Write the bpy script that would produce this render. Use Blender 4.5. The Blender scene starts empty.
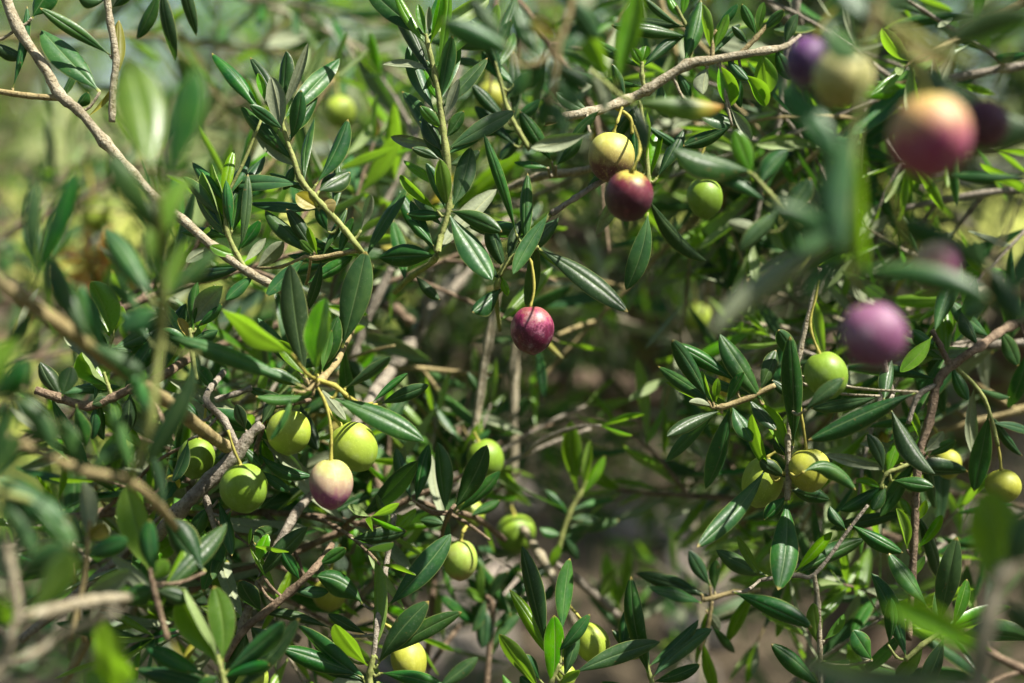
import bpy, math, random
from mathutils import Vector, Matrix
R = random.Random(7)
S = bpy.context.scene
COL = S.collection
# ------------------------------------------------------------------ camera frame
FPX = 1422.0
PITCH = math.radians(6)
CAM = Vector((0, 0, 1.45))
RT = Vector((1, 0, 0)); FW = Vector((0, math.cos(PITCH), -math.sin(PITCH))); UP = Vector((0, math.sin(PITCH), math.cos(PITCH)))
def P(x, y, d): return CAM + FW*d + RT*((x-512)/FPX*d) - UP*((y-341.5)/FPX*d)
TOSUN = Vector((0.50, -0.20, 0.84)).normalized()
FOCUS = 0.605
cd = bpy.data.cameras.new('camera'); cam = bpy.data.objects.new('camera', cd); COL.objects.link(cam)
cam.location = CAM; cam.rotation_euler = (math.pi/2 - PITCH, 0, 0)
cd.lens = 50; cd.sensor_width = 36; cd.clip_start = 0.01; cd.clip_end = 2000
cd.dof.use_dof = True; cd.dof.focus_distance = FOCUS; cd.dof.aperture_fstop = 4.2; cd.dof.aperture_blades = 9
S.camera = cam
# ------------------------------------------------------------------ light
w = bpy.data.worlds.new('World'); S.world = w; w.use_nodes = True
nt = w.node_tree; sky = nt.nodes.new('ShaderNodeTexSky'); sky.sky_type = 'NISHITA'; sky.sun_disc = False
sky.sun_elevation = math.asin(TOSUN.z); sky.sun_rotation = math.atan2(TOSUN.x, TOSUN.y)
sky.air_density = 1.0; sky.dust_density = 1.5
nt.links.new(sky.outputs[0], nt.nodes['Background'].inputs[0]); nt.nodes['Background'].inputs[1].default_value = 0.05
sd = bpy.data.lights.new('sun', 'SUN'); sun = bpy.data.objects.new('sun', sd); COL.objects.link(sun)
sd.energy = 5.0; sd.angle = math.radians(0.53); sd.color = (1.0, 0.94, 0.84)
sun.rotation_euler = TOSUN.to_track_quat('Z', 'Y').to_euler(); sun.location = (3, -2, 8)
S.view_settings.view_transform = 'Standard'; S.view_settings.look = 'None'; S.view_settings.gamma = 1
S.view_settings.exposure = 1.5
S.render.engine = 'CYCLES'
cy = S.cycles
cy.use_denoising = True; cy.max_bounces = 8; cy.diffuse_bounces = 3; cy.glossy_bounces = 3; cy.transmission_bounces = 4; cy.caustics_reflective = False; cy.caustics_refractive = False
cy.sample_clamp_indirect = 6
# ------------------------------------------------------------------ material helpers
class NT:
    def __init__(s, name):
        s.m = bpy.data.materials.new(name); s.m.use_nodes = True; s.t = s.m.node_tree; s.t.nodes.clear()
        s.out = s.t.nodes.new('ShaderNodeOutputMaterial')
    def n(s, typ, **kw):
        o = s.t.nodes.new('ShaderNode'+typ)
        for k, v in kw.items(): setattr(o, k, v)
        return o
    def l(s, a, b): s.t.links.new(a, b)
    def val(s, sock, v):
        if hasattr(v, 'is_output') or isinstance(v, bpy.types.NodeSocket): s.l(v, sock)
        elif isinstance(v, (tuple, list)) and len(v) == 3 and sock.type == 'RGBA': sock.default_value = (*v, 1)
        else: sock.default_value = v
    def math(s, op, a, b=0.0, c=0.0, clamp=False):
        o = s.n('Math', operation=op, use_clamp=clamp)
        for i, v in enumerate((a, b, c)): s.val(o.inputs[i], v)
        return o.outputs[0]
    def ss(s, x, lo, hi):
        o = s.n('MapRange', interpolation_type='SMOOTHSTEP')
        s.val(o.inputs['Value'], x); o.inputs['From Min'].default_value = lo; o.inputs['From Max'].default_value = hi
        return o.outputs[0]
    def mix(s, f, a, b):
        o = s.n('Mix', data_type='RGBA'); s.val(o.inputs[0], f); s.val(o.inputs[6], a); s.val(o.inputs[7], b)
        return o.outputs[2]
    def noise(s, vec, scale, detail=3.0, rough=.5, col=False):
        o = s.n('TexNoise'); s.val(o.inputs['Vector'], vec); o.inputs['Scale'].default_value = scale
        o.inputs['Detail'].default_value = detail; o.inputs['Roughness'].default_value = rough
        return o.outputs[1 if col else 0]
def leaf_mat(name, c1, c2, back, trans, tfac, rib, rough=.38, spec=.5, tipc=None, tipstart=.9, gloss_back=.6):
    k = NT(name)
    uv = k.n('TexCoord'); sp = k.n('SeparateXYZ'); k.l(uv.outputs['UV'], sp.inputs[0])
    u, v = sp.outputs[0], sp.outputs[1]
    du = k.math('ABSOLUTE', k.math('SUBTRACT', u, .5))
    oi = k.n('ObjectInfo')
    rnd = oi.outputs['Random']
    geo = k.n('NewGeometry')
    pos = k.n('VectorMath', operation='ADD'); k.l(uv.outputs['Object'], pos.inputs[0]); k.l(oi.outputs['Location'], pos.inputs[1])
    n1 = k.noise(geo.outputs['Position'], 120, 4, .6); n2 = k.noise(geo.outputs['Position'], 800, 3, .6)
    base = k.mix(k.ss(n1, .3, .7), c1, c2)
    hs = k.n('HueSaturation'); k.l(base, hs.inputs['Color'])
    k.l(k.math('MULTIPLY_ADD', rnd, .9, .55), hs.inputs['Value']); k.l(k.math('MULTIPLY_ADD', k.math('FRACT', k.math('MULTIPLY', rnd, 7.31)), .05, .475), hs.inputs['Hue'])
    k.l(k.math('MULTIPLY_ADD', k.math('FRACT', k.math('MULTIPLY', rnd, 3.77)), .4, .92), hs.inputs['Saturation'])
    base = hs.outputs[0]
    # faint lateral veins, speckle of pale scales, midrib, margin
    wv = k.math('SINE', k.math('MULTIPLY', k.math('SUBTRACT', v, k.math('MULTIPLY', du, .22)), 95))
    base = k.mix(k.math('MULTIPLY', k.ss(wv, .4, 1.0), .035), base, rib)
    base = k.mix(k.math('MULTIPLY', k.ss(n2, .60, .74), .14), base, (.32, .36, .27))
    ribf = k.math('SUBTRACT', 1.0, k.ss(du, .008, .045))
    base = k.mix(k.math('MULTIPLY', ribf, .62), base, rib)
    base = k.mix(k.math('MULTIPLY', k.ss(du, .468, .492), .55), base, (.30, .33, .10))
    if tipc is not None:
        base = k.mix(k.ss(k.math('MULTIPLY_ADD', n1, .2, v), tipstart-.2, tipstart+.05), base, (.30, .28, .04)); base = k.mix(k.ss(k.math('MULTIPLY_ADD', n2, .25, v), tipstart, tipstart+.28), base, tipc)
    else:
        tip = k.math('MULTIPLY', k.ss(v, .955, .99), k.ss(k.math('FRACT', k.math('MULTIPLY', rnd, 13.7)), .45, .6))
        base = k.mix(k.math('MULTIPLY', tip, .8), base, (.38, .28, .08))
    n5 = k.noise(geo.outputs['Position'], 420, 3, .6); gate = k.ss(k.math('FRACT', k.math('MULTIPLY', rnd, 5.17)), .35, .8)
    base = k.mix(k.math('MULTIPLY', k.math('MULTIPLY', k.ss(n5, .66, .72), gate), .75), base, (.16, .10, .035))
    base = k.mix(k.math('MULTIPLY', k.ss(k.noise(geo.outputs['Position'], 2100, 2), .66, .74), .30), base, (.30, .32, .22))
    base = k.mix(k.ss(v, .07, .02), base, (.30, .33, .08))
    bk = k.mix(k.math('MULTIPLY', ribf, .5), k.mix(k.ss(n2, .4, .65), back, tuple(min(1, c*1.25) for c in back)), (.34, .36, .16))
    colr = k.mix(geo.outputs['Backfacing'], base, bk)
    b = k.n('BsdfPrincipled'); k.l(colr, b.inputs['Base Color'])
    k.val(b.inputs['Roughness'], k.math('ADD', k.math('MULTIPLY_ADD', n2, .5, rough-.25), k.math('MULTIPLY', geo.outputs['Backfacing'], .25)))
    b.inputs['Specular IOR Level'].default_value = spec
    bump = k.n('Bump'); bump.inputs['Strength'].default_value = .38; bump.inputs['Distance'].default_value = .0006
    hgt = k.math('ADD', k.math('MULTIPLY', n2, .35), k.math('ADD', k.math('MULTIPLY', n1, .8), k.math('MULTIPLY', ribf, -.7)))
    k.l(hgt, bump.inputs['Height']); k.l(bump.outputs[0], b.inputs['Normal'])
    tr = k.n('BsdfTranslucent'); k.l(k.mix(k.math('MULTIPLY', ribf, .5), k.mix(n1, trans, tuple(c*.7 for c in trans)), tuple(c*.4 for c in trans)), tr.inputs[0])
    ms = k.n('MixShader'); ms.inputs[0].default_value = tfac; k.l(b.outputs[0], ms.inputs[1]); k.l(tr.outputs[0], ms.inputs[2])
    k.l(ms.outputs[0], k.out.inputs[0])
    return k.m
M = {}
M['d'] = leaf_mat('mature_olive_leaf', (.016, .054, .018), (.038, .092, .026), (.20, .23, .14), (.08, .23, .015), .21, (.12, .19, .07), .43, .30)
M['b'] = leaf_mat('young_olive_leaf', (.065, .165, .016), (.11, .225, .028), (.20, .27, .10), (.28, .54, .02), .42, (.22, .33, .08), .33, .45)
M['y'] = leaf_mat('yellowing_olive_leaf', (.20, .19, .04), (.26, .22, .05), (.30, .27, .11), (.5, .42, .05), .35, (.36, .30, .12), .5)
M['o'] = leaf_mat('orange_tipped_leaf', (.06, .13, .03), (.08, .17, .03), (.18, .20, .10), (.25, .4, .03), .35, (.2, .25, .08), .45, tipc=(.36, .17, .03), tipstart=.86)
def bark_mat(name, c1, c2, c3, bump=.5, sc=1.0):
    k = NT(name); geo = k.n('NewGeometry'); p = geo.outputs['Position']
    n1 = k.noise(p, 330*sc, 5, .7); n2 = k.noise(p, 800*sc, 4, .6); n3 = k.noise(p, 90*sc, 2)
    c = k.mix(k.ss(n1, .32, .68), c1, c2); c = k.mix(k.math('MULTIPLY', k.ss(n2, .54, .64), .8), c, c3)
    c = k.mix(k.math('MULTIPLY', k.ss(n3, .5, .7), .6), c, tuple(x*.45 for x in c1))
    b = k.n('BsdfPrincipled'); k.l(c, b.inputs['Base Color']); b.inputs['Roughness'].default_value = .75; b.inputs['Specular IOR Level'].default_value = .3
    bp = k.n('Bump'); bp.inputs['Strength'].default_value = bump; bp.inputs['Distance'].default_value = .0015/sc
    k.l(k.math('ADD', n1, k.math('MULTIPLY', n2, .5)), bp.inputs['Height']); k.l(bp.outputs[0], b.inputs['Normal'])
    k.l(b.outputs[0], k.out.inputs[0]); return k.m
M['pale'] = bark_mat('pale_twig_bark', (.24, .205, .125), (.36, .325, .235), (.12, .085, .04), 1.0)
M['grey'] = bark_mat('grey_twig_bark', (.19, .16, .12), (.30, .27, .215), (.09, .07, .045), 1.0)
M['brown'] = bark_mat('brown_twig_bark', (.14, .095, .06), (.23, .17, .11), (.07, .045, .028), 1.0)
M['tan'] = bark_mat('tan_twig_bark', (.22, .17, .07), (.30, .25, .12), (.12, .085, .04), .5)
M['green'] = bark_mat('green_shoot_bark', (.17, .205, .05), (.25, .27, .09), (.12, .11, .04), .3)
M['yellow'] = bark_mat('yellow_stalk', (.28, .26, .045), (.36, .33, .07), (.20, .16, .035), .2)
M['trunk'] = bark_mat('trunk_bark', (.13, .09, .06), (.22, .16, .11), (.07, .05, .035), 1.0, .12)
# ------------------------------------------------------------------ object helpers
def link(name, me, parent=None, loc=None):
    o = bpy.data.objects.new(name, me); COL.objects.link(o)
    if parent is not None: o.parent = parent
    if loc is not None: o.location = loc
    return o
def thing(name, label, cat, loc, group=None):
    o = link(name, None, None, loc); o.empty_display_size = .01
    o['label'] = label; o['category'] = cat
    if group: o['group'] = group
    return o
def mesh(name, vs, fs, mat, uvs=None, smooth=True):
    me = bpy.data.meshes.new(name); me.from_pydata([tuple(v) for v in vs], [], fs)
    if uvs is not None:
        ul = me.uv_layers.new(name='UVMap'); li = [0]*len(me.loops); me.loops.foreach_get('vertex_index', li)
        flat = [c for i in li for c in uvs[i]]; ul.data.foreach_set('uv', flat)
    if smooth: me.polygons.foreach_set('use_smooth', [True]*len(me.polygons))
    me.materials.append(mat); me.update(); return me
def prof(v, pet=.07):
    if v < pet: return .10
    t = (v-pet)/(1-pet)
    if t >= 1: return .02
    return max(.10*(1-t)**6, math.sin(math.pi*t**1.12)**.66*(1-.10*(1-t)))
US = (-1, -.86, -.52, -.13, 0, .13, .52, .86, 1)
def leaf_geo(p0, p1, wid, nrm, side=0., arch=0., fold=.35, twist=0., nv=12, pet=.07, wav=0., ph=0.):
    """a lance-shaped blade, domed across (fold > 0) or troughed (fold < 0), grooved along the midrib; returns verts, faces, uvs"""
    L = (p1-p0).length; t0 = (p1-p0).normalized()
    n0 = (nrm - t0*nrm.dot(t0)).normalized(); s0 = t0.cross(n0)
    c = (p0+p1)/2 + s0*side + n0*arch
    vs, uv, fs = [], [], []
    for i in range(nv+1):
        v = i/nv; v = pet*.95 if i == 1 else (v+.35*(1-v)**0*(1/nv)*.8 if i == nv-1 else v)
        q = p0*(1-v)**2 + c*2*v*(1-v) + p1*v*v
        t = ((c-p0)*(1-v) + (p1-c)*v).normalized()
        n = (n0 - t*n0.dot(t)).normalized(); a = twist*(v-.3)
        s = t.cross(n); s, n = s*math.cos(a)+n*math.sin(a), n*math.cos(a)-s*math.sin(a)
        hw = wid/2*prof(v, pet)
        for u in US:
            wob = wav*hw*math.sin(v*11+ph+u*1.3)*abs(u)
            h = -hw*fold*(u*u*.75+u**6*.35) - (.09*hw if u == 0 else 0) + wob
            vs.append(q + s*(u*hw*(1-.12*abs(fold)*u*u)) + n*h); uv.append((.5+u*.5, v))
    k = len(US)
    for i in range(nv):
        for j in range(k-1): fs.append((i*k+j, i*k+j+1, (i+1)*k+j+1, (i+1)*k+j))
    return vs, fs, uv
def catmull(pts, sub):
    out = []
    for i in range(len(pts)-1):
        a = pts[max(0, i-1)]; b = pts[i]; c = pts[i+1]; d = pts[min(len(pts)-1, i+2)]
        for k in range(sub):
            t = k/sub
            out.append(tuple(.5*((2*b[j])+(-a[j]+c[j])*t+(2*a[j]-5*b[j]+4*c[j]-d[j])*t*t+(-a[j]+3*b[j]-3*c[j]+d[j])*t**3) for j in range(4)))
    out.append(tuple(pts[-1])); return out
class TB:
    """collects tapered tubes into one mesh"""
    def __init__(s): s.v, s.f = [], []
    def tube(s, pts, n=9, sub=5, knob=.12, rnd=None):
        rnd = rnd or R
        q = catmull(pts, sub) if len(pts) > 2 else [tuple(pts[0][j]*(1-t/4)+pts[1][j]*t/4 for j in range(4)) for t in range(5)]
        base = len(s.v); ref = Vector((.31, .2, .93)); m = len(q)
        for i, (x, y, z, r) in enumerate(q):
            p = Vector((x, y, z)); a = Vector(q[max(0, i-1)][:3]); b = Vector(q[min(m-1, i+1)][:3])
            t = (b-a).normalized(); e = t.cross(ref)
            if e.length < .05: e = t.cross(Vector((1, 0, 0)))
            e.normalize(); g = t.cross(e)
            rr = r*(1+knob*rnd.uniform(-1, 1)); 
            if i % sub == 0 and 0 < i < m-1: rr *= 1+knob*1.6
            for j in range(n):
                an = 2*math.pi*j/n; r2 = rr*(1+knob*.5*rnd.uniform(-1, 1))
                s.v.append(p + e*(math.cos(an)*r2) + g*(math.sin(an)*r2))
        for i in range(m-1):
            for j in range(n):
                s.f.append((base+i*n+j, base+i*n+(j+1) % n, base+(i+1)*n+(j+1) % n, base+(i+1)*n+j))
        for i, rev in ((0, True), (m-1, False)):
            c = len(s.v); s.v.append(Vector(q[i][:3]))
            for j in range(n):
                a, b = base+i*n+j, base+i*n+(j+1) % n
                s.f.append((b, a, c) if rev else (a, b, c))
    def build(s, name, mat, parent, origin):
        return link(name, mesh(name, [v-origin for v in s.v], s.f, mat), parent)
# places that the leaves filling the tree must leave clear: olives, the bare grey branch, the bright shoot
KEEP = [(532, 330, 26, .603), (611, 157, 26, .6), (629, 196, 26, .575), (706, 198, 20, .65), (289, 432, 22, .6), (354, 447, 25, .6), (331, 484, 25, .575), (244, 488, 25, .59), (196, 458, 20, .615), (330, 592, 18, .68), (409, 661, 20, .61), (460, 560, 21, .66), (516, 534, 21, .76), (592, 643, 20, .63), (486, 459, 20, .70), (470, 514, 15, .72), (698, 317, 15, .92), (491, 98, 17, .84), (340, 112, 17, .9), (826, 375, 24, .575), (809, 470, 22, .6), (762, 482, 24, .61), (1003, 486, 18, .63), (948, 464, 14, .67), (96, 216, 18, 1.05),
 (470, 264, 14, .80), (452, 284, 14, .80), (440, 300, 14, .8), (425, 322, 14, .78), (411, 342, 12, .77), (395, 366, 12, .74), (376, 392, 10, .71), (488, 342, 8, .72), (484, 370, 8, .72), (478, 400, 8, .72), (514, 370, 9, .78), (514, 410, 9, .78), (513, 450, 9, .78), (573, 450, 22, .73), (590, 475, 18, .73), (580, 280, 14, .605), (530, 285, 10, .605), (375, 600, 14, .6), (205, 630, 20, .53)]
KEEP = [(P(x, y, d), (P(x, y, d)-CAM).normalized(), r/FPX*d, d) for x, y, r, d in KEEP]
SUNNY = [P(*q) for q in ((488, 350, .72), (482, 385, .72), (475, 425, .72), (514, 370, .78), (514, 410, .78), (513, 450, .78), (573, 440, .73), (576, 475, .73), (516, 528, .75), (486, 452, .69), (532, 325, .6), (460, 555, .65), (592, 636, .62), (808, 462, .59), (1003, 480, .62), (698, 312, .91), (706, 190, .64), (340, 108, .89), (491, 92, .83))]
def hides(*pts):
    for q in pts:
        for c in SUNNY:
            v = q-c; t = v.dot(TOSUN)
            if .012 < t < .6 and (v-TOSUN*t).length < .013: return True
    for q in pts:
        v = q-CAM; dd = v.dot(FW)
        for c, u, r, d in KEEP:
            if dd < d+.01 and (v - u*v.dot(u)).length*d/max(.05, dd) < r+.004: return True
    return False
# ------------------------------------------------------------------ traced branches
def leaf_normal(kind, rnd):
    tocam = -FW
    if kind == 'p': n = (TOSUN + tocam)*1.0 + Vector((rnd.uniform(-.2, .2), 0, rnd.uniform(-.2, .2)))
    elif kind == 't': n = tocam*1.0 - TOSUN*.75 + Vector((rnd.uniform(-.3, .1), 0, rnd.uniform(-.2, .2)))
    elif kind == 's': n = tocam + Vector((rnd.uniform(-.4, .2), 0, rnd.uniform(-.6, .2)))
    else: n = tocam + Vector((rnd.uniform(-.4, .5), 0, rnd.uniform(-.35, .75)))
    return n.normalized()
def traced(name, label, d, stems, leaves, cat=None, group=None):
    """stems: (material, [(x, y, width_px[, depth])...]); leaves: (bx, by, tx, ty, width_px, kind[, dict])"""
    rnd = random.Random(label)
    x0, y0 = stems[0][1][0][:2]; d0 = stems[0][1][0][3] if len(stems[0][1][0]) > 3 else d
    root = thing(name, label, cat or name.replace('_', ' '), P(x0, y0, d0), group); O = root.location.copy()
    samples = []
    tubes = {}
    for mt, pts in stems:
        pp = []
        for q in pts:
            dd = q[3] if len(q) > 3 else d
            pp.append((*P(q[0], q[1], dd), q[2]/2*dd/FPX))
        tb = TB(); tubes[len(tubes)] = (mt, tb); ti = len(tubes)-1; tb.tube(pp, rnd=rnd)
        for i in range(len(pts)-1):
            for k in range(9):
                t = k/8; a, b = pts[i], pts[i+1]; da = a[3] if len(a) > 3 else d; db = b[3] if len(b) > 3 else d
                samples.append((a[0]*(1-t)+b[0]*t, a[1]*(1-t)+b[1]*t, da*(1-t)+db*t, ti))
    for lf in leaves:
        bx, by, tx, ty, wp, kind = lf[:6]; op = lf[6] if len(lf) > 6 else {}
        sx, sy, sdp, ti = min(samples, key=lambda q: (q[0]-bx)**2+(q[1]-by)**2)
        gap = math.hypot(sx-bx, sy-by)
        bd = op.get('d', sdp if gap < 60 else d)
        lp = math.hypot(tx-bx, ty-by)
        dzv = rnd.uniform(-.35, .35)
        if kind == 'p' and 'n' not in op:
            h = TOSUN - FW; av = (RT*(tx-bx) - UP*(ty-by))/lp; dzv = max(-.9, min(.9, -h.dot(av)/h.dot(FW)))
        td = bd + op.get('dz', dzv)*lp*bd/FPX
        p0, p1 = P(bx, by, bd), P(tx, ty, td)
        if gap > 4:
            r0 = 1.5*bd/FPX
            mid = (P(sx, sy, sdp)+p0)/2 + Vector((0, 0, -.002))
            tubes[ti][1].tube([(*P(sx, sy, sdp), r0*1.2), (*mid, r0), (*p0, r0*.9)], rnd=rnd, n=6, sub=3)
        n = leaf_normal(kind, rnd)
        if 'n' in op: n = Vector(op['n']).normalized()
        t = (p1-p0).normalized(); nn = (n - t*n.dot(t)).normalized()
        fac = max(.45, abs(nn.dot((CAM-(p0+p1)/2).normalized())))
        px = bd/FPX; wid = wp*px*.99/fac
        L = (p1-p0).length
        if kind == 's': n = -n
        vs, fs, uv = leaf_geo(p0, p1, wid, n, side=op.get('c', rnd.uniform(-.09, .09)*lp)*px, arch=op.get('a', rnd.uniform(-.05, .20))*L,
                              fold=op.get('f', rnd.uniform(.2, .95) if kind in 'dpo' else rnd.uniform(-.9, .6)), twist=op.get('tw', rnd.uniform(-.5, .5)), nv=14, pet=op.get('pet', .08), wav=rnd.uniform(0, .10), ph=rnd.uniform(0, 6))
        mk = {'d': 'd', 'p': 'd', 's': 'd', 'b': 'b', 't': 'b'}.get(kind, kind)
        lo = link('leaf', mesh('leaf', [v-p0 for v in vs], fs, M[mk], uv), root, p0-O)
        if 'label' in op: lo['label'] = op['label']
    room = min(40, 96-len(leaves)); ext = []
    for mt, pts in stems:
        if d < .52 or mt not in ('green', 'tan', 'brown') or 'bare' in label or 'twig' == name[-4:]: continue
        for i in range(len(pts)-1):
            a, b = pts[i], pts[i+1]; seg = math.hypot(b[0]-a[0], b[1]-a[1]); m = seg/(22*(.6/d))
            m = int(m)+(rnd.random() < m-int(m))
            for k in range(m):
                t = rnd.random(); q = [a[0]*(1-t)+b[0]*t, a[1]*(1-t)+b[1]*t]; da = a[3] if len(a) > 3 else d; db = b[3] if len(b) > 3 else d
                ext.append((q[0], q[1], da*(1-t)+db*t, math.atan2(b[1]-a[1], b[0]-a[0]), b[2]))
    rnd.shuffle(ext)
    for x, y, dd, an, wpx in ext[:room//2]:
        for sg in (1, -1):
            if rnd.random() < .25: continue
            an2 = an+sg*rnd.uniform(.35, 1.2); ln = rnd.uniform(.026, .046); tip = P(x, y, dd) + (RT*math.cos(an2)-UP*math.sin(an2))*ln*.85 + FW*ln*rnd.uniform(.15, .8)
            kk = 'b' if rnd.random() < .2 else 'd'; p0 = P(x, y, dd+.0006)
            if hides(p0, tip, (p0+tip)/2): continue
            vs, fs, uv = leaf_geo(p0, tip, ln*rnd.uniform(.16, .24), leaf_normal('d', rnd)*(-1 if rnd.random() < .14 else 1), side=rnd.uniform(-.08, .08)*ln, arch=rnd.uniform(-.05, .18)*ln, fold=rnd.uniform(.1, .9), twist=rnd.uniform(-1.0, 1.0), nv=11, wav=rnd.uniform(0, .1), ph=rnd.uniform(0, 6))
            link('leaf', mesh('leaf', [v-p0 for v in vs], fs, M[kk], uv), root, p0-O)
    for i, (mt, tb) in tubes.items(): tb.build('stem' if i == 0 else 'shoot', M[mt], root, O)
    return root
# ================================================================== the sharp sprigs and the blurred ones in front, each a thing
SP = 'olive_sprig'; BR = 'olive_branch'; TW = 'olive_twig'
traced(BR, 'pale bare branch slanting down from the upper left corner with large dark leaf', .60,
 [('pale', [(2, -14, 11), (18, 28, 11), (45, 68, 10), (60, 95, 12), (80, 112, 10), (105, 142, 11), (135, 176, 10), (160, 202, 9), (182, 219, 9), (215, 248, 9), (250, 273, 9), (290, 296, 8), (330, 330, 8, .63)]),
  ('tan', [(60, 98, 7), (30, 96, 6), (-10, 90, 6)])],
 [(13, 88, 27, 6, 11, 'd', {'c': 6}), (100, 92, 42, 30, 27, 'd', {'c': -4, 'f': .25}), (32, 18, 54, -16, 24, 'd'), (-14, 40, 25, 58, 13, 'p'), (86, 118, 118, 78, 6, 'y', {'c': 8}),
  (62, 100, 78, 68, 9, 'd', {'d': .63}), (75, 108, 88, 92, 12, 'd', {'d': .62}), (200, 236, 212, 226, 5, 'b'), (108, 146, 132, 190, 18, 'd'), (255, 275, 226, 300, 14, 'd'), (214, 246, 186, 262, 12, 's')])
traced(TW, 'thin cream upright twig beside the pale corner branch at top left', .60,
 [('pale', [(106, -12, 7), (110, 20, 7), (116, 58, 7), (113, 90, 7), (112, 122, 7)])],
 [(110, 55, 40, 8, 15, 'd', {'a': .05}), (117, 80, 119, 20, 15, 'y', {'f': .7}), (106, 0, 78, -8, 14, 'p'), (112, 8, 132, -14, 12, 'd')])
traced(SP, 'dark curved olive leaf hanging from the top edge left of centre', .57,
 [('green', [(178, -40, 4), (166, -20, 4), (160, -14, 3)])], [(160, -14, 137, 39, 14, 'd', {'c': -7}), (166, -20, 190, -2, 14, 'd')])
traced(BR, 'blurred upright green shoot at left with a big pale sunlit leaf on top', .42,
 [('tan', [(-30, 415, 11, .43), (15, 440, 10, .43), (80, 470, 10, .43), (128, 481, 10, .43), (160, 508, 9, .46), (176, 528, 7, .5)]),
  ('green', [(130, 480, 8, .43), (150, 420, 8), (160, 342, 8), (163, 300, 8, .41), (161, 240, 8, .40), (156, 190, 7, .38), (152, 165, 6, .37)])],
 [(152, 175, 126, 58, 40, 'b', {'d': .40, 'f': .2, 'dz': .6, 'n': (.3, -.8, .5)}), (165, 192, 196, 68, 30, 'd', {'d': .36, 'dz': .2, 'n': (-.5, -.8, -.1)}), (158, 232, 110, 152, 26, 'd', {'d': .4}),
  (153, 298, 103, 226, 25, 'p', {'d': .44}), (141, 312, 106, 281, 16, 'd', {'d': .45}), (150, 300, 98, 246, 8, 's', {'d': .5}), (150, 340, 121, 312, 12, 'd', {'d': .5}),
  (165, 300, 192, 178, 24, 'b', {'d': .40, 'n': (-.6, -.7, .1)}), (164, 302, 186, 240, 15, 'b', {'d': .42}), (166, 300, 215, 250, 20, 'd', {'d': .44}), (163, 310, 120, 330, 26, 'd', {'d': .42}),
  (200, 352, 145, 466, 22, 'd', {'d': .47, 'c': -14, 'dz': -.1}), (150, 418, 128, 372, 18, 'd', {'d': .45}), (82, 470, 60, 420, 18, 'd', {'d': .44}), (20, 440, 66, 428, 20, 'd', {'d': .42}),
  (60, 460, 14, 398, 24, 'd', {'d': .4}), (90, 474, 122, 440, 16, 'd'), (163, 240, 128, 190, 20, 'd', {'d': .4}), (134, 476, 108, 402, 15, 'd'), (164, 510, 150, 452, 12, 'd')])
traced(BR, 'blurred brown branch crossing the left edge beneath two blackish upright leaves', .46,
 [('tan', [(-25, 262, 15, .44), (10, 290, 15, .44), (60, 325, 14, .45), (110, 362, 13, .48), (165, 400, 13, .53), (205, 432, 13, .57), (228, 448, 13, .6)])],
 [(33, 284, 76, 168, 25, 'd', {'d': .42, 'dz': 0, 'n': (-.3, -.9, -.5)}), (36, 278, 37, 180, 19, 'd', {'d': .42, 'dz': 0, 'n': (-.2, -.9, -.5)}), (92, 342, 50, 256, 26, 'd', {'d': .43}), (100, 352, 80, 285, 24, 'd', {'d': .45}),
  (14, 340, 39, 288, 7, 's', {'d': .55}), (34, 310, 10, 350, 16, 'd'), (112, 366, 150, 380, 16, 'd'), (88, 345, 146, 372, 20, 'p', {'d': .44})])
traced(SP, 'bright yellow green young sprig behind the brown branch on the left', .62,
 [('green', [(108, 352, 4), (112, 338, 4), (113, 325, 3)])],
 [(112, 338, 91, 281, 22, 't', {'c': 5}), (112, 340, 100, 312, 12, 'b'), (114, 336, 122, 306, 13, 't'), (108, 350, 132, 352, 10, 'd'), (110, 348, 92, 330, 12, 'd')])
traced(SP, 'glossy green sprig lying over a knobbly brown twig at left', .62,
 [('brown', [(36, 390, 8), (60, 398, 9), (88, 406, 9), (112, 398, 9), (131, 389, 9), (160, 377, 9), (192, 356, 9, .64)]), ('green', [(112, 398, 4), (108, 385, 4), (104, 372, 3)])],
 [(108, 386, 82, 352, 16, 't'), (108, 386, 98, 366, 15, 'b'), (105, 376, 118, 350, 12, 'b'), (110, 390, 84, 378, 14, 't'), (112, 398, 118, 420, 12, 'b'), (110, 396, 92, 404, 12, 'd'), (100, 402, 104, 440, 13, 'd'), (96, 404, 92, 440, 14, 'd'),
  (130, 392, 126, 436, 20, 'd'), (62, 398, 40, 362, 20, 'd'), (62, 396, 72, 366, 20, 'd', {'d': .56}), (76, 404, 86, 446, 17, 'd', {'d': .55})])
traced(SP, 'dark leaves with light streaks blurred at the lower left edge', .41,
 [('green', [(-30, 480, 7), (0, 492, 7), (30, 500, 6)])],
 [(-6, 478, 68, 520, 34, 'p', {'c': -6}), (30, 500, 74, 548, 26, 'd'), (0, 490, 34, 556, 26, 'd'), (-10, 480, 20, 436, 22, 'd'), (-10, 390, 22, 340, 26, 't', {'d': .38}), (-12, 400, 28, 356, 24, 'd', {'d': .38}), (-15, 470, 8, 400, 20, 'd', {'d': .38})])
traced(SP, 'two yellowish cupped leaves blurred among dark ones at lower left', .50,
 [('tan', [(70, 640, 6), (84, 580, 5), (88, 540, 5), (90, 520, 4)])],
 [(88, 540, 82, 482, 22, 's'), (90, 540, 106, 522, 22, 'y'), (86, 560, 44, 545, 24, 'd'), (86, 556, 128, 540, 20, 'd'), (88, 548, 62, 510, 18, 'd'), (80, 600, 132, 570, 18, 's')])
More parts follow.
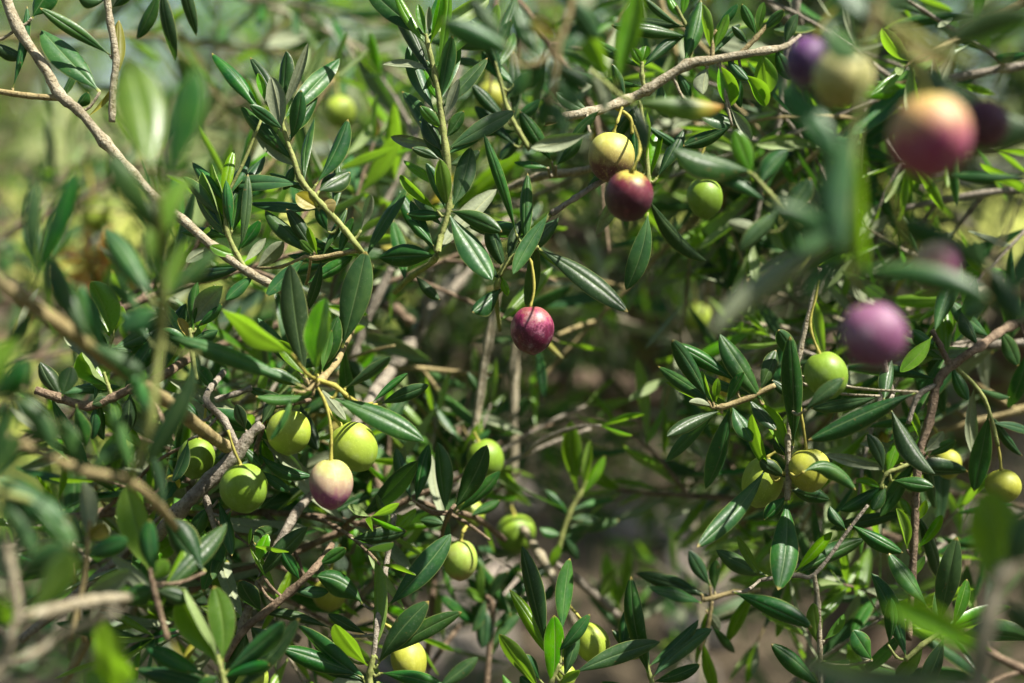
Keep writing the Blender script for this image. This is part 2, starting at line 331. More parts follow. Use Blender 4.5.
traced(SP, 'large dark green leaf pair with one lit edge left of the grey twig fork', .52,
 [('brown', [(168, 640, 6), (158, 605, 6), (152, 580, 5), (150, 568, 4)])],
 [(150, 572, 126, 486, 32, 'b', {'n': (-.3, -.8, .2)}), (155, 575, 150, 520, 22, 'd', {'d': .5}), (205, 572, 164, 518, 34, 'd', {'d': .53}), (156, 590, 124, 602, 22, 'd'), (156, 590, 190, 600, 20, 'd'), (152, 580, 168, 560, 18, 'b')])
traced(BR, 'blurred beige forked twig in the bottom left corner', .41,
 [('pale', [(-20, 690, 13, .42), (0, 668, 13, .42), (18, 622, 12, .42), (50, 611, 12, .43), (92, 601, 12, .44), (128, 598, 10, .46)]), ('pale', [(4, 664, 9), (30, 656, 9), (65, 635, 9), (115, 612, 8, .38)]), ('pale', [(18, 622, 9), (16, 590, 8), (10, 560, 8), (4, 530, 7)])],
 [(30, 612, 72, 552, 32, 't', {'d': .39}), (14, 580, -14, 545, 24, 's'), (18, 575, 70, 545, 28, 'd'), (12, 560, 30, 520, 20, 's'), (16, 628, -20, 600, 24, 't'), (10, 650, -16, 640, 20, 'd')])
traced(SP, 'round glowing green leaf seen from below at the bottom left', .42,
 [('green', [(118, 720, 6), (114, 704, 6), (112, 694, 5)])], [(112, 694, 105, 622, 44, 't', {'f': .1, 'c': 2, 'pet': .04}), (114, 702, 84, 668, 22, 'b'), (114, 700, 150, 690, 18, 'd')])
traced(SP, 'sprig holding two upright yellow green leaves side by side near bottom left', .53,
 [('green', [(232, 705, 6), (225, 685, 6), (220, 664, 5), (218, 655, 4)])],
 [(218, 664, 184, 588, 26, 't', {'c': 5}), (222, 662, 214, 586, 28, 't', {'c': 8, 'n': (.35, -.9, -.2)}), (207, 676, 145, 645, 20, 'p'), (226, 672, 284, 622, 22, 'd'), (222, 678, 270, 665, 16, 'd'), (220, 676, 196, 690, 14, 'd')])
traced(TW, 'thick grey brown twig forking below the lowest green olive of the left cluster', .60,
 [('grey', [(262, 424, 10), (248, 438, 11), (236, 455, 15), (210, 480, 15), (180, 510, 15), (150, 548, 14, .64), (118, 605, 14, .68)]), ('grey', [(203, 488, 8), (208, 506, 7), (217, 535, 5)]), ('grey', [(238, 448, 7), (224, 420, 7), (206, 398, 7), (224, 372, 7, .63)]), ('grey', [(215, 400, 6, .62), (235, 394, 6, .62), (252, 388, 6, .62)])],
 [(203, 404, 254, 432, 24, 'd', {'c': 4}), (188, 440, 172, 482, 14, 'd'), (232, 508, 203, 592, 20, 'd', {'n': (.3, -.8, .3)}), (200, 420, 178, 398, 14, 'd'), (214, 390, 196, 366, 14, 'd'), (240, 445, 262, 466, 12, 'd'), (246, 430, 236, 404, 14, 'd'), (262, 424, 276, 400, 14, 'd'),
  (218, 500, 232, 556, 15, 'd'), (210, 505, 192, 540, 18, 'd')])
traced(BR, 'knobbly grey branch running behind the left olive cluster from centre to lower left', .74,
 [('grey', [(520, 200, 15, .98), (470, 264, 16, .90), (440, 300, 16, .86), (411, 342, 14, .80), (376, 392, 12, .71), (345, 440, 9, .68), (318, 485, 9, .66), (296, 513, 9, .64), (268, 565, 9, .63), (244, 622, 9, .63), (228, 690, 9, .64)]), ('brown', [(372, 300, 10, .8), (394, 308, 11, .79), (412, 324, 10, .79)]), ('grey', [(392, 268, 8, .72), (376, 300, 9, .72), (362, 332, 9, .72), (350, 372, 9, .72)]), ('brown', [(392, 420, 7, .73), (388, 460, 7, .73), (384, 500, 7, .72), (356, 400, 9, .73)])],
 [(376, 392, 346, 360, 18, 'd'), (352, 372, 374, 352, 14, 'b'), (384, 480, 366, 448, 14, 'd'), (386, 490, 404, 460, 14, 'd'), (388, 500, 372, 528, 14, 'd'), (356, 420, 386, 412, 14, 'd')])
traced(SP, 'rosette of broad dark leaves above the three olive left cluster', .575,
 [('tan', [(352, 330, 6, .66), (338, 360, 6, .61), (322, 379, 8, .585), (314, 384, 9, .57)]), ('yellow', [(318, 380, 5), (335, 386, 5), (347, 396, 5)])],
 [(302, 386, 171, 337, 20, 'p', {'d': .54, 'c': 6, 'dz': -.1}), (306, 378, 290, 264, 29, 'd', {'f': .3, 'c': -4}), (342, 348, 366, 251, 33, 'd', {'d': .6, 'f': .3}), (316, 374, 325, 298, 27, 't', {'d': .53}), (292, 354, 222, 309, 25, 't', {'d': .53}),
  (330, 397, 424, 441, 25, 'p', {'c': -5, 'f': .3, 'n': (.25, -.7, .55)}), (345, 388, 390, 357, 13, 'd'), (372, 403, 408, 373, 9, 'd', {'d': .6}), (380, 404, 429, 385, 16, 'd', {'d': .62}), (293, 390, 269, 441, 8, 'd', {'c': -9, 'd': .545}), (312, 396, 256, 396, 13, 'd'),
  (306, 386, 262, 372, 16, 'd', {'d': .6}), (318, 386, 346, 420, 10, 's', {'d': .6}), (310, 378, 276, 340, 18, 'b', {'d': .6}), (318, 374, 338, 316, 20, 'd', {'d': .6}), (300, 372, 258, 318, 18, 'd', {'d': .62}), (322, 372, 332, 330, 10, 'b')])
traced(SP, 'leaves wrapped around the lower side of the left olive cluster', .61,
 [('brown', [(310, 400, 5, .62), (290, 404, 5), (268, 410, 5), (262, 430, 5), (256, 450, 5), (258, 474, 4)])],
 [(258, 452, 312, 476, 15, 'd', {'c': 16}), (262, 440, 272, 470, 12, 'b'), (288, 404, 262, 396, 12, 'd'), (300, 402, 318, 450, 18, 'd', {'d': .64}), (268, 412, 258, 428, 8, 'y'), (286, 404, 296, 478, 14, 's', {'d': .65}), (258, 470, 290, 492, 12, 'd')])
traced(SP, 'tall sharp shoot of narrow upright leaves at top centre', .60,
 [('green', [(395, 292, 6, .66), (412, 276, 6, .64), (434, 260, 6), (441, 236, 6), (449, 206, 6), (447, 160, 7), (443, 130, 7), (440, 105, 6), (435, 75, 6), (428, 45, 5), (426, 34, 3)])],
 [(432, 82, 387, -4, 13, 'p', {'c': 5}), (425, 44, 395, -8, 11, 'b'), (427, 34, 429, 6, 8, 's', {'f': .8}), (430, 44, 442, -12, 13, 'b'), (437, 75, 449, -14, 10, 't'), (441, 100, 452, 36, 18, 'd', {'c': -3}), (435, 112, 409, 45, 15, 'p'),
  (444, 118, 459, 79, 12, 's'), (446, 138, 464, 111, 15, 'd'), (442, 130, 420, 106, 13, 'b'), (442, 152, 423, 117, 15, 'p'), (448, 210, 440, 159, 18, 'b', {'f': .6}), (452, 208, 471, 147, 21, 'd'), (445, 209, 426, 163, 15, 'd'), (437, 210, 400, 175, 11, 'b'),
  (448, 215, 407, 214, 13, 'd'), (450, 211, 502, 232, 19, 'd', {'c': -4}), (448, 213, 492, 280, 25, 'p', {'c': -3}), (434, 246, 408, 219, 11, 'd'), (436, 256, 379, 258, 25, 'd'), (437, 248, 400, 190, 18, 'd', {'d': .63}), (440, 160, 412, 148, 12, 'd'), (448, 165, 480, 150, 14, 'd', {'d': .63}), (426, 36, 418, 4, 9, 'b'), (441, 108, 426, 60, 14, 'd', {'d': .62}), (415, 276, 440, 300, 12, 'd')])
traced(SP, 'sprig with grey undersided leaves and a curled cream leaf left of top centre', .60,
 [('green', [(372, 268, 6, .63), (360, 250, 6), (345, 230, 6), (330, 213, 6), (313, 195, 6), (300, 178, 6), (294, 160, 5), (284, 130, 4), (281, 105, 3)]), ('tan', [(360, 250, 5), (338, 254, 5), (316, 258, 5), (306, 256, 3)])],
 [(281, 114, 308, 43, 11, 's', {'f': .6}), (281, 102, 286, 51, 17, 'd'), (281, 132, 271, 77, 20, 's', {'f': .2}), (290, 142, 301, 90, 18, 'd'), (297, 168, 254, 119, 25, 's', {'f': .2}), (316, 184, 348, 119, 17, 'd', {'c': 5}), (265, 102, 258, 73, 9, 'b'), (306, 192, 269, 173, 9, 'd'),
  (318, 192, 350, 172, 21, 'p'), (318, 208, 296, 194, 19, 'y', {'label': 'curled cream leaf'}), (320, 206, 336, 203, 18, 'y'), (328, 232, 318, 205, 12, 'd'), (322, 257, 347, 208, 10, 'd'), (338, 256, 353, 217, 11, 'd'), (361, 230, 371, 195, 11, 's'),
  (312, 256, 265, 210, 18, 'p', {'c': 4}), (314, 252, 286, 209, 17, 'd'), (317, 254, 308, 227, 9, 'b'), (316, 256, 300, 240, 9, 'b'), (257, 268, 284, 242, 17, 's', {'d': .62}), (306, 284, 353, 256, 16, 'd', {'d': .62}), (306, 258, 266, 296, 16, 'd'), (284, 130, 250, 105, 13, 'd'), (295, 165, 283, 190, 12, 'd')])
traced(SP, 'slim upright sprig with a glossy spear leaf between corner branch and grey sprig', .60,
 [('green', [(250, 275, 5), (238, 256, 5), (228, 234, 5), (225, 215, 4), (224, 200, 3)])],
 [(262, 118, 212, 53, 15, 'p', {'c': 3}), (226, 234, 212, 164, 14, 't'), (224, 232, 202, 172, 14, 't'), (240, 252, 248, 174, 11, 'd', {'c': 5}), (232, 230, 226, 180, 13, 'd'), (228, 238, 196, 198, 18, 'd'), (236, 252, 260, 220, 14, 'd'), (238, 255, 210, 246, 12, 'b'), (244, 262, 266, 238, 10, 's'), (224, 212, 234, 150, 12, 'b')])
traced(SP, 'sprig with a rolled grey leaf and spear leaves under the corner branch', .60,
 [('green', [(196, 380, 5), (192, 350, 5), (190, 328, 4)])],
 [(190, 326, 223, 286, 26, 's', {'f': .7}), (196, 328, 222, 304, 10, 'd'), (192, 330, 198, 282, 14, 'd'), (190, 340, 178, 318, 10, 'y'), (192, 342, 218, 330, 14, 'd'), (192, 350, 232, 350, 16, 'd'), (190, 345, 160, 330, 14, 'd')])
traced(SP, 'leafy twig end carrying the ripe purple olive at centre', .605,
 [('green', [(500, 330, 4, .66), (496, 300, 5, .62), (497, 286, 6), (503, 268, 6), (515, 256, 5), (528, 251, 4), (539, 247, 4)]), ('grey', [(610, 176, 6), (592, 187, 6), (575, 198, 6), (551, 214, 6)]), ('green', [(551, 214, 4), (534, 234, 4), (515, 256, 4)])],
 [(550, 212, 513, 274, 17, 'd', {'c': 3, 'f': .25}), (538, 248, 628, 312, 24, 'd', {'c': -5, 'f': .3, 'n': (.25, -.85, .35)}), (516, 234, 484, 134, 13, 'd', {'c': 4}), (506, 271, 490, 221, 19, 'd'), (502, 288, 472, 312, 18, 'p'), (508, 262, 522, 220, 12, 'd'), (500, 280, 484, 256, 10, 'd'), (500, 275, 508, 296, 9, 'b')])
traced(SP, 'bright striped upright leaves behind the half ripe olive pair', .62,
 [('green', [(640, 100, 4), (646, 150, 5), (648, 178, 5), (648, 208, 4)])],
 [(645, 172, 644, 108, 21, 't', {'c': 2}), (650, 178, 661, 130, 15, 't'), (657, 178, 684, 129, 15, 'd'), (636, 172, 632, 112, 12, 'd'), (648, 212, 626, 290, 23, 'd', {'c': -6, 'd': .6, 'n': (.2, -.9, .3)}), (650, 180, 640, 140, 10, 'b')])
traced(BR, 'pale scarred branch climbing to the top right of centre above the olive pair', .62,
 [('pale', [(500, 192, 7, .68), (537, 177, 8, .67), (575, 172, 8, .66), (600, 166, 7, .65)]), ('pale', [(545, 120, 9, .6), (587, 113, 10, .6), (624, 101, 10), (647, 90, 10), (687, 65, 10), (712, 60, 9), (764, 51, 8), (786, 46, 6, .63), (800, 36, 4, .65)]), ('tan', [(712, 58, 5), (712, 44, 4), (708, 30, 3)]), ('tan', [(740, 54, 5), (756, 38, 5), (770, 22, 4)]), ('green', [(690, 62, 4, .63), (692, 40, 4, .63), (684, 22, 4, .63), (676, 6, 3, .63)]), ('yellow', [(612, 105, 5), (630, 118, 4), (632, 134, 4)]), ('green', [(645, 91, 4), (642, 76, 5), (642, 62, 4)])],
 [(684, 62, 701, 0, 19, 'd', {'c': 4}), (711, 50, 702, 4, 13, 't'), (714, 50, 728, 14, 13, 'b'), (713, 54, 741, 24, 9, 'd'), (716, 30, 738, 4, 11, 'd'), (683, 27, 641, -4, 9, 'd', {'c': -6}), (680, 18, 668, -4, 9, 'b'), (682, 16, 686, -8, 9, 'b'), (686, 24, 702, 6, 8, 'd'), (690, 38, 611, 25, 14, 'p', {'c': -3}),
  (756, 36, 742, 4, 13, 'd'), (758, 34, 764, 2, 10, 'b'), (762, 30, 784, 10, 12, 'd'), (748, 44, 732, 26, 10, 'd'), (708, 66, 703, 94, 17, 's'), (718, 64, 731, 106, 23, 'b', {'c': -4}), (736, 72, 741, 108, 13, 'd'), (744, 74, 766, 106, 17, 'b'), (762, 52, 768, 94, 25, 't'),
  (693, 112, 736, 123, 15, 'p'), (730, 108, 752, 140, 13, 's'), (732, 126, 683, 146, 17, 'd'), (642, 62, 646, 46, 12, 'b'), (642, 66, 632, 48, 11, 'b'), (626, 100, 612, 64, 12, 'd'), (590, 113, 556, 92, 15, 'd'), (552, 162, 520, 111, 19, 'd', {'d': .64}), (590, 132, 531, 148, 18, 's', {'d': .56}), (575, 116, 544, 126, 5, 'y'), (556, 166, 582, 136, 13, 'd', {'d': .64}), (548, 168, 514, 162, 9, 'd', {'d': .64}), (726, 58, 748, 80, 12, 'd'), (600, 110, 570, 140, 14, 'd', {'d': .58}), (676, 70, 690, 100, 12, 'd'), (660, 80, 668, 118, 14, 'd', {'d': .64}), (775, 48, 790, 80, 16, 'd'), (785, 44, 798, 14, 14, 'd')])
traced(SP, 'out of focus leaf with an orange tip below the scarred branch', .49,
 [('green', [(590, 70, 5), (615, 92, 5), (632, 102, 4)])],
 [(632, 103, 723, 106, 23, 'o', {'c': 3, 'label': 'green leaf with orange tip'}), (617, 84, 638, -14, 26, 'b', {'d': .46, 'n': (-.2, -.9, -.2)}), (611, 84, 576, 12, 24, 't', {'d': .44}), (590, 74, 606, 112, 15, 's', {'d': .46}), (632, 103, 646, 150, 14, 'd')])
traced(BR, 'cluster of dark blurred leaves hanging into the top edge right of centre', .43,
 [('tan', [(580, -30, 7), (572, 0, 7), (560, 40, 6), (540, 62, 6), (520, 66, 5)]), ('tan', [(560, 40, 5), (556, 70, 5), (552, 96, 4)])],
 [(516, 52, 443, 20, 30, 'd', {'c': -6, 'n': (-.2, -.9, -.1)}), (506, 42, 468, -2, 18, 'd'), (540, 60, 516, 4, 22, 'd'), (545, 58, 522, 92, 26, 'd'), (556, 64, 590, 88, 22, 'd'), (556, 60, 588, 18, 22, 'd', {'n': (-.5, -.8, -.2)}), (570, 10, 556, -30, 20, 'd'), (566, 20, 596, -8, 18, 's'), (552, 88, 540, 128, 20, 'd'), (555, 80, 582, 104, 22, 'd'), (530, 64, 510, 100, 18, 'd'), (560, 40, 530, 18, 18, 'y'), (548, 98, 566, 130, 18, 'd'), (572, -5, 600, 40, 22, 'd')])
traced(SP, 'dark leaves beside the yellow background olive right of the tall shoot', .66,
 [('green', [(530, 150, 5), (518, 130, 5), (508, 110, 5), (500, 80, 4), (490, 40, 4)])],
 [(508, 122, 472, 84, 15, 'd'), (516, 146, 474, 106, 15, 'd'), (515, 86, 482, 50, 15, 'p'), (502, 80, 480, 20, 16, 'd'), (496, 60, 512, 20, 14, 'd'), (506, 100, 530, 74, 14, 'd'), (520, 135, 500, 160, 14, 'd'), (514, 120, 540, 100, 14, 'd'), (490, 40, 498, 4, 13, 'b'), (492, 48, 470, 20, 12, 'd')])
traced(SP, 'blurred dark leaf with light patches right of the half ripe olive pair', .515,
 [('green', [(800, 230, 6), (784, 210, 6), (768, 192, 5), (752, 174, 5)])],
 [(752, 172, 672, 148, 24, 'd', {'n': (.3, -.6, .7)}), (768, 204, 708, 166, 16, 'p', {'dz': .1}), (770, 232, 728, 222, 15, 's'), (780, 206, 740, 250, 20, 'd'), (760, 184, 788, 150, 22, 'd'), (752, 176, 735, 130, 22, 'b'), (786, 212, 810, 178, 22, 'd'), (785, 212, 800, 260, 20, 'd')])
traced(SP, 'dark leafed sprig with a notched leaf right of centre', .60,
 [('tan', [(775, 385, 5), (748, 398, 6), (722, 407, 6), (716, 406, 4)])],
 [(708, 400, 672, 340, 19, 'd', {'c': 7}), (736, 382, 673, 343, 19, 'd', {'c': 4}), (713, 402, 702, 370, 9, 't'), (716, 402, 718, 378, 9, 'b'), (764, 404, 720, 334, 25, 'd', {'c': -4, 'n': (.2, -.9, .3)}), (715, 407, 689, 402, 8, 's'), (721, 411, 667, 436, 13, 'p', {'c': 6}), (732, 406, 752, 442, 17, 'p'), (726, 404, 744, 372, 14, 'd'), (760, 390, 776, 350, 16, 'd'), (748, 398, 776, 430, 14, 'd')])
traced(SP, 'hanging yellow stalked sprig with a long drooping light striped leaf at right', .60,
 [('pale', [(820, 268, 5), (812, 300, 5), (800, 350, 5), (792, 400, 5), (788, 440, 6), (789, 470, 7), (787, 500, 6)]), ('yellow', [(789, 472, 5), (782, 474, 4), (780, 478, 3)])],
 [(793, 446, 790, 336, 23, 'd', {'c': 3}), (786, 462, 756, 404, 19, 'b', {'c': 16}), (770, 474, 752, 414, 14, 't'), (766, 468, 697, 547, 17, 'p', {'c': -10}), (786, 500, 778, 590, 25, 'p', {'f': .25}), (805, 410, 844, 378, 17, 'd', {'d': .555}), (880, 396, 811, 408, 15, 'd', {'d': .59}), (918, 392, 808, 440, 25, 'p', {'d': .57, 'c': 3, 'n': (.2, -.75, .5)}),
  (803, 472, 856, 490, 17, 'd', {'c': -30, 'd': .57}), (790, 458, 774, 440, 12, 'd'), (786, 478, 760, 460, 14, 'd'), (790, 490, 830, 500, 18, 'd', {'d': .62}), (792, 480, 822, 452, 12, 'd'), (800, 366, 778, 330, 18, 'd'), (794, 400, 772, 380, 12, 'd'), (786, 496, 764, 520, 16, 'd')])
traced(BR, 'reddish brown forked twig behind the blurred lilac olive at right', .63,
 [('brown', [(1050, 312, 9, .66), (1010, 326, 9, .66), (980, 346, 9), (953, 365, 9), (938, 382, 9), (929, 422, 9), (920, 450, 8), (916, 490, 8), (915, 520, 8), (912, 582, 7), (908, 640, 7)]), ('brown', [(950, 366, 6), (940, 346, 6), (932, 330, 5)]), ('grey', [(938, 384, 6), (918, 396, 6), (908, 424, 5)]), ('green', [(955, 366, 4), (984, 398, 4), (998, 446, 4)]), ('green', [(918, 460, 4), (900, 468, 4), (886, 474, 4), (880, 488, 3)]), ('grey', [(883, 350, 5, .6), (886, 372, 6, .6), (893, 394, 5, .6)])],
 [(890, 408, 935, 474, 20, 'p', {'d': .59}), (884, 400, 892, 360, 14, 'p', {'d': .59}), (883, 472, 867, 434, 15, 'd', {'c': 6}), (887, 476, 899, 440, 13, 'b'), (882, 488, 855, 481, 9, 'b'), (900, 464, 968, 472, 19, 'd', {'c': 7}), (892, 480, 934, 487, 17, 'd'), (928, 456, 956, 440, 12, 'd'), (925, 452, 943, 431, 14, 's'), (907, 549, 896, 508, 10, 'b'), (916, 549, 942, 515, 11, 'b'), (914, 522, 926, 500, 9, 'b'), (914, 520, 900, 498, 9, 'b'),
  (906, 424, 890, 440, 9, 'd'), (932, 336, 900, 372, 17, 'b', {'d': .6}), (940, 350, 912, 330, 14, 'd'), (952, 366, 968, 400, 15, 'd'), (978, 346, 962, 312, 16, 'd'), (1000, 330, 1018, 366, 16, 'd'), (1030, 345, 1008, 408, 19, 'd'), (990, 338, 950, 300, 18, 'd'), (920, 440, 908, 408, 8, 'b'), (884, 484, 840, 510, 16, 'd'), (886, 486, 872, 510, 14, 'd'), (910, 580, 925, 556, 8, 'b')])
traced(SP, 'sharp dark sprig with one tall upright leaf in the lower right', .60,
 [('green', [(905, 660, 5), (922, 645, 5), (940, 632, 5), (944, 622, 4)])],
 [(928, 608, 889, 553, 19, 'p', {'f': .4}), (939, 624, 957, 537, 23, 'd', {'f': .25, 'c': -3}), (952, 628, 967, 579, 13, 'b'), (888, 645, 891, 598, 13, 'd'), (960, 634, 1030, 640, 26, 'd', {'c': -8}), (936, 634, 905, 610, 12, 'd'), (944, 636, 922, 690, 18, 'd'), (924, 644, 896, 676, 14, 'b')])
traced(SP, 'bright small leaf pair with dark leaf below the drooping striped leaf', .62,
 [('grey', [(760, 580, 4), (795, 575, 5), (815, 574, 4), (850, 528, 3.5), (868, 505, 3)]), ('pale', [(814, 574, 5), (818, 604, 5), (820, 650, 5), (822, 700, 5)])],
 [(795, 572, 832, 532, 13, 'b'), (797, 574, 865, 539, 19, 'd', {'c': -4}), (850, 524, 903, 553, 19, 'd'), (818, 646, 813, 603, 17, 'b'), (824, 640, 844, 614, 11, 'b'), (872, 660, 853, 630, 20, 'd', {'d': .6}), (822, 690, 771, 644, 19, 'd'), (733, 592, 812, 628, 23, 'd', {'c': -4, 'd': .58}), (822, 690, 850, 660, 15, 'd'), (846, 530, 830, 506, 14, 'd'), (762, 580, 737, 536, 10, 'b'), (768, 576, 716, 550, 20, 'd')])
traced(SP, 'dark sprig with a shiny spotted leaf over brown ground right of bottom centre', .66,
 [('tan', [(760, 590, 5), (735, 592, 5), (712, 598, 5), (704, 600, 4)]), ('tan', [(712, 600, 4), (708, 625, 4), (700, 650, 4)])],
 [(710, 586, 689, 550, 15, 'd'), (702, 594, 661, 576, 14, 'd'), (702, 603, 649, 587, 14, 'p'), (715, 592, 716, 560, 12, 'd'), (706, 610, 720, 630, 10, 's')])
traced(SP, 'pair of black green leaves on a stalk at the bottom right of centre', .62,
 [('green', [(660, 720, 5), (654, 690, 5), (650, 676, 5), (644, 655, 4)])],
 [(652, 678, 712, 629, 21, 'd', {'c': -6, 'n': (.1, -.9, .1)}), (652, 682, 700, 664, 15, 'd'), (650, 677, 631, 576, 19, 'd', {'c': -4, 'n': (-.3, -.8, -.2)}), (622, 652, 625, 610, 15, 'd'), (650, 670, 640, 620, 12, 'd'), (648, 660, 612, 630, 14, 'd')])
traced(SP, 'upright fan of leaves around a green olive at the bottom centre', .60,
 [('green', [(545, 720, 6), (548, 696, 6), (552, 680, 5), (560, 664, 5)])],
 [(540, 690, 499, 634, 17, 't'), (552, 690, 554, 615, 21, 'b'), (563, 678, 578, 626, 19, 'd'), (557, 652, 590, 614, 15, 'd'), (572, 674, 660, 642, 21, 'd', {'c': -5, 'n': (.2, -.85, .4)}), (546, 648, 522, 546, 21, 'd', {'c': 3}), (562, 632, 570, 558, 20, 'd'), (540, 680, 518, 656, 18, 'd'), (560, 684, 580, 670, 10, 'b'), (536, 690, 520, 676, 16, 'd')])
traced(SP, 'spreading sprig with a glowing central blade at bottom left of centre', .595,
 [('green', [(372, 720, 7), (370, 690, 7), (370, 672, 7), (374, 655, 5)]), ('grey', [(394, 515, 6, .64), (390, 540, 6, .63), (384, 580, 6, .62), (378, 620, 6, .6), (373, 660, 5)])],
 [(387, 607, 451, 534, 27, 'd', {'c': 4, 'f': .2, 'n': (.2, -.9, .3)}), (363, 604, 317, 576, 27, 'p', {'c': 14}), (374, 656, 375, 558, 17, 't', {'f': .6}), (368, 666, 335, 624, 17, 't', {'c': -5}), (378, 664, 429, 601, 25, 'd', {'c': -4}), (386, 656, 462, 612, 19, 'd', {'c': -6}), (362, 676, 281, 648, 21, 'p'), (380, 673, 446, 688, 17, 'd'), (345, 656, 311, 637, 20, 'p', {'d': .62}), (331, 628, 259, 612, 13, 'd', {'d': .62}), (366, 634, 328, 614, 12, 'd', {'d': .61}),
  (351, 538, 407, 531, 19, 'd', {'d': .62}), (390, 536, 416, 508, 12, 'b'), (392, 530, 376, 494, 10, 'b'), (366, 684, 330, 690, 18, 's'), (378, 682, 410, 705, 16, 'd'), (364, 680, 318, 668, 16, 'd')])
traced(TW, 'brown twig with a dark pointed leaf below the left olive cluster', .61,
 [('brown', [(224, 660, 8), (244, 630, 8), (263, 614, 8), (290, 592, 8), (315, 568, 7), (332, 545, 6, .63)])],
 [(257, 580, 308, 527, 20, 'd', {'c': -6}), (256, 564, 268, 534, 13, 'b'), (250, 625, 278, 660, 28, 'd'), (262, 612, 240, 580, 18, 'd'), (292, 590, 330, 590, 14, 'd'), (300, 580, 282, 550, 14, 'd'), (246, 628, 236, 690, 24, 'd'), (318, 565, 346, 548, 14, 'd')])
traced(SP, 'dark leaf fan behind a green olive right of the left cluster', .63,
 [('brown', [(440, 560, 6, .67), (444, 530, 6, .65), (450, 512, 5), (455, 505, 4)]), ('brown', [(505, 540, 6, .7), (480, 520, 6, .68), (458, 512, 5, .65)])],
 [(416, 504, 429, 444, 17, 'd'), (446, 514, 437, 442, 21, 'd', {'n': (-.3, -.8, -.1)}), (453, 510, 487, 445, 25, 'd', {'n': (-.1, -.9, 0)}), (456, 513, 500, 471, 16, 'd'), (412, 500, 396, 448, 15, 'd'), (446, 525, 420, 520, 14, 'd'), (448, 520, 446, 552, 8, 'd'), (440, 548, 418, 580, 16, 'd'), (470, 516, 500, 500, 12, 'd')])
traced(TW, 'bare thin grey twig hanging down left of the ripe purple olive', .72, [('pale', [(500, 280, 7), (488, 342, 8), (480, 395, 8), (473, 442, 8), (469, 470, 6)])], [(474, 440, 462, 470, 14, 'd'), (480, 395, 468, 372, 10, 'd'), (472, 446, 490, 430, 9, 'd')])
traced(TW, 'bare straight twig hanging down directly beneath the ripe purple olive', .78, [('pale', [(516, 330, 9), (514, 370, 10), (514, 440, 10), (510, 506, 10), (524, 530, 8, .75), (540, 555, 9, .73), (560, 590, 8, .72), (580, 640, 8, .72)]), ('grey', [(550, 560, 6, .73), (580, 582, 8, .74), (618, 616, 8, .75)])], [(512, 480, 494, 462, 12, 'd'), (515, 420, 530, 398, 14, 'd'), (548, 572, 560, 545, 10, 'b'), (556, 580, 540, 600, 12, 'd'), (600, 602, 612, 570, 12, 'b'), (575, 630, 600, 650, 14, 'd')])
traced(SP, 'soft bright green young shoot alone in the dark centre of the lower half', .73,
 [('green', [(556, 560, 5), (562, 535, 5), (570, 512, 5), (580, 494, 5), (586, 480, 3)])],
 [(577, 490, 571, 421, 20, 't'), (580, 496, 605, 456, 11, 't'), (584, 488, 590, 440, 10, 'b'), (568, 516, 545, 490, 14, 'd'), (570, 518, 600, 520, 13, 'd'), (562, 535, 540, 528, 12, 'd'), (564, 536, 578, 560, 12, 'd')])
traced(SP, 'small bright blurred shoot above brown ground near bottom centre', .85,
 [('green', [(626, 660, 5), (622, 630, 5), (620, 606, 4)])], [(620, 610, 606, 552, 14, 't'), (620, 608, 628, 545, 12, 't'), (621, 612, 612, 575, 9, 'b'), (622, 630, 645, 600, 12, 'd')])
traced(SP, 'faint small sprig hanging beside two green olives left of bottom centre', .72,
 [('brown', [(486, 690, 6), (490, 640, 6), (493, 605, 6), (486, 596, 4)])], [(483, 602, 481, 566, 10, 'b'), (486, 602, 466, 588, 10, 'b'), (488, 604, 508, 572, 12, 'd'), (484, 606, 482, 648, 20, 'd'), (490, 606, 520, 600, 16, 'd'), (486, 598, 472, 632, 12, 'd'), (436, 690, 478, 657, 17, 'd', {'d': .66})])
# ---- blurred foreground at the right
traced(BR, 'strongly blurred foreground branch at upper right whose leaves hang over the big olives', .355,
 [('tan', [(905, -40, 11), (880, -5, 10), (872, 30, 9)]), ('green', [(872, 30, 8), (862, 90, 6), (852, 160, 6), (848, 230, 6), (850, 275, 6, .36)]), ('green', [(876, 10, 9), (920, 40, 9), (970, 62, 8)])],
 [(850, 190, 776, 78, 30, 'd', {'dz': .3, 'n': (-.2, -.9, .1)}), (856, 120, 840, 250, 34, 'd', {'n': (.4, -.8, .4)}), (858, 130, 866, 272, 24, 't'), (900, 50, 1040, 128, 38, 'd', {'n': (.2, -.5, .85), 'd': .425}), (878, 15, 950, 68, 22, 'y', {'d': .365}), (940, 40, 1035, 20, 38, 'd', {'n': (-.4, -.8, -.4)}), (872, 20, 842, -20, 30, 'd'), (866, 60, 828, 20, 26, 'd', {'n': (.3, -.6, .7)}), (848, 235, 712, 332, 34, 's', {'dz': .2}), (850, 270, 990, 300, 28, 'd', {'d': .385, 'n': (.2, -.8, -.4)}), (850, 250, 800, 300, 22, 'd'),
  (850, 200, 800, 250, 30, 'p', {'n': (.3, -.6, .75)}), (846, 240, 770, 205, 26, 'd'), (870, 30, 915, -10, 26, 'd')])
traced(BR, 'soft dark arching leaves at the right edge below the big blurred olive', .42,
 [('tan', [(1060, 300, 8), (1020, 292, 8), (990, 290, 7), (985, 270, 6)])],
 [(992, 272, 884, 220, 24, 'd', {'c': 14, 'n': (-.2, -.8, -.3)}), (985, 262, 1026, 322, 26, 'd', {'n': (.3, -.8, .3)}), (1030, 176, 950, 175, 11, 'd', {'d': .5}), (1000, 290, 962, 320, 20, 'd'), (1010, 292, 1040, 240, 24, 'd'), (988, 270, 972, 240, 16, 'd')])
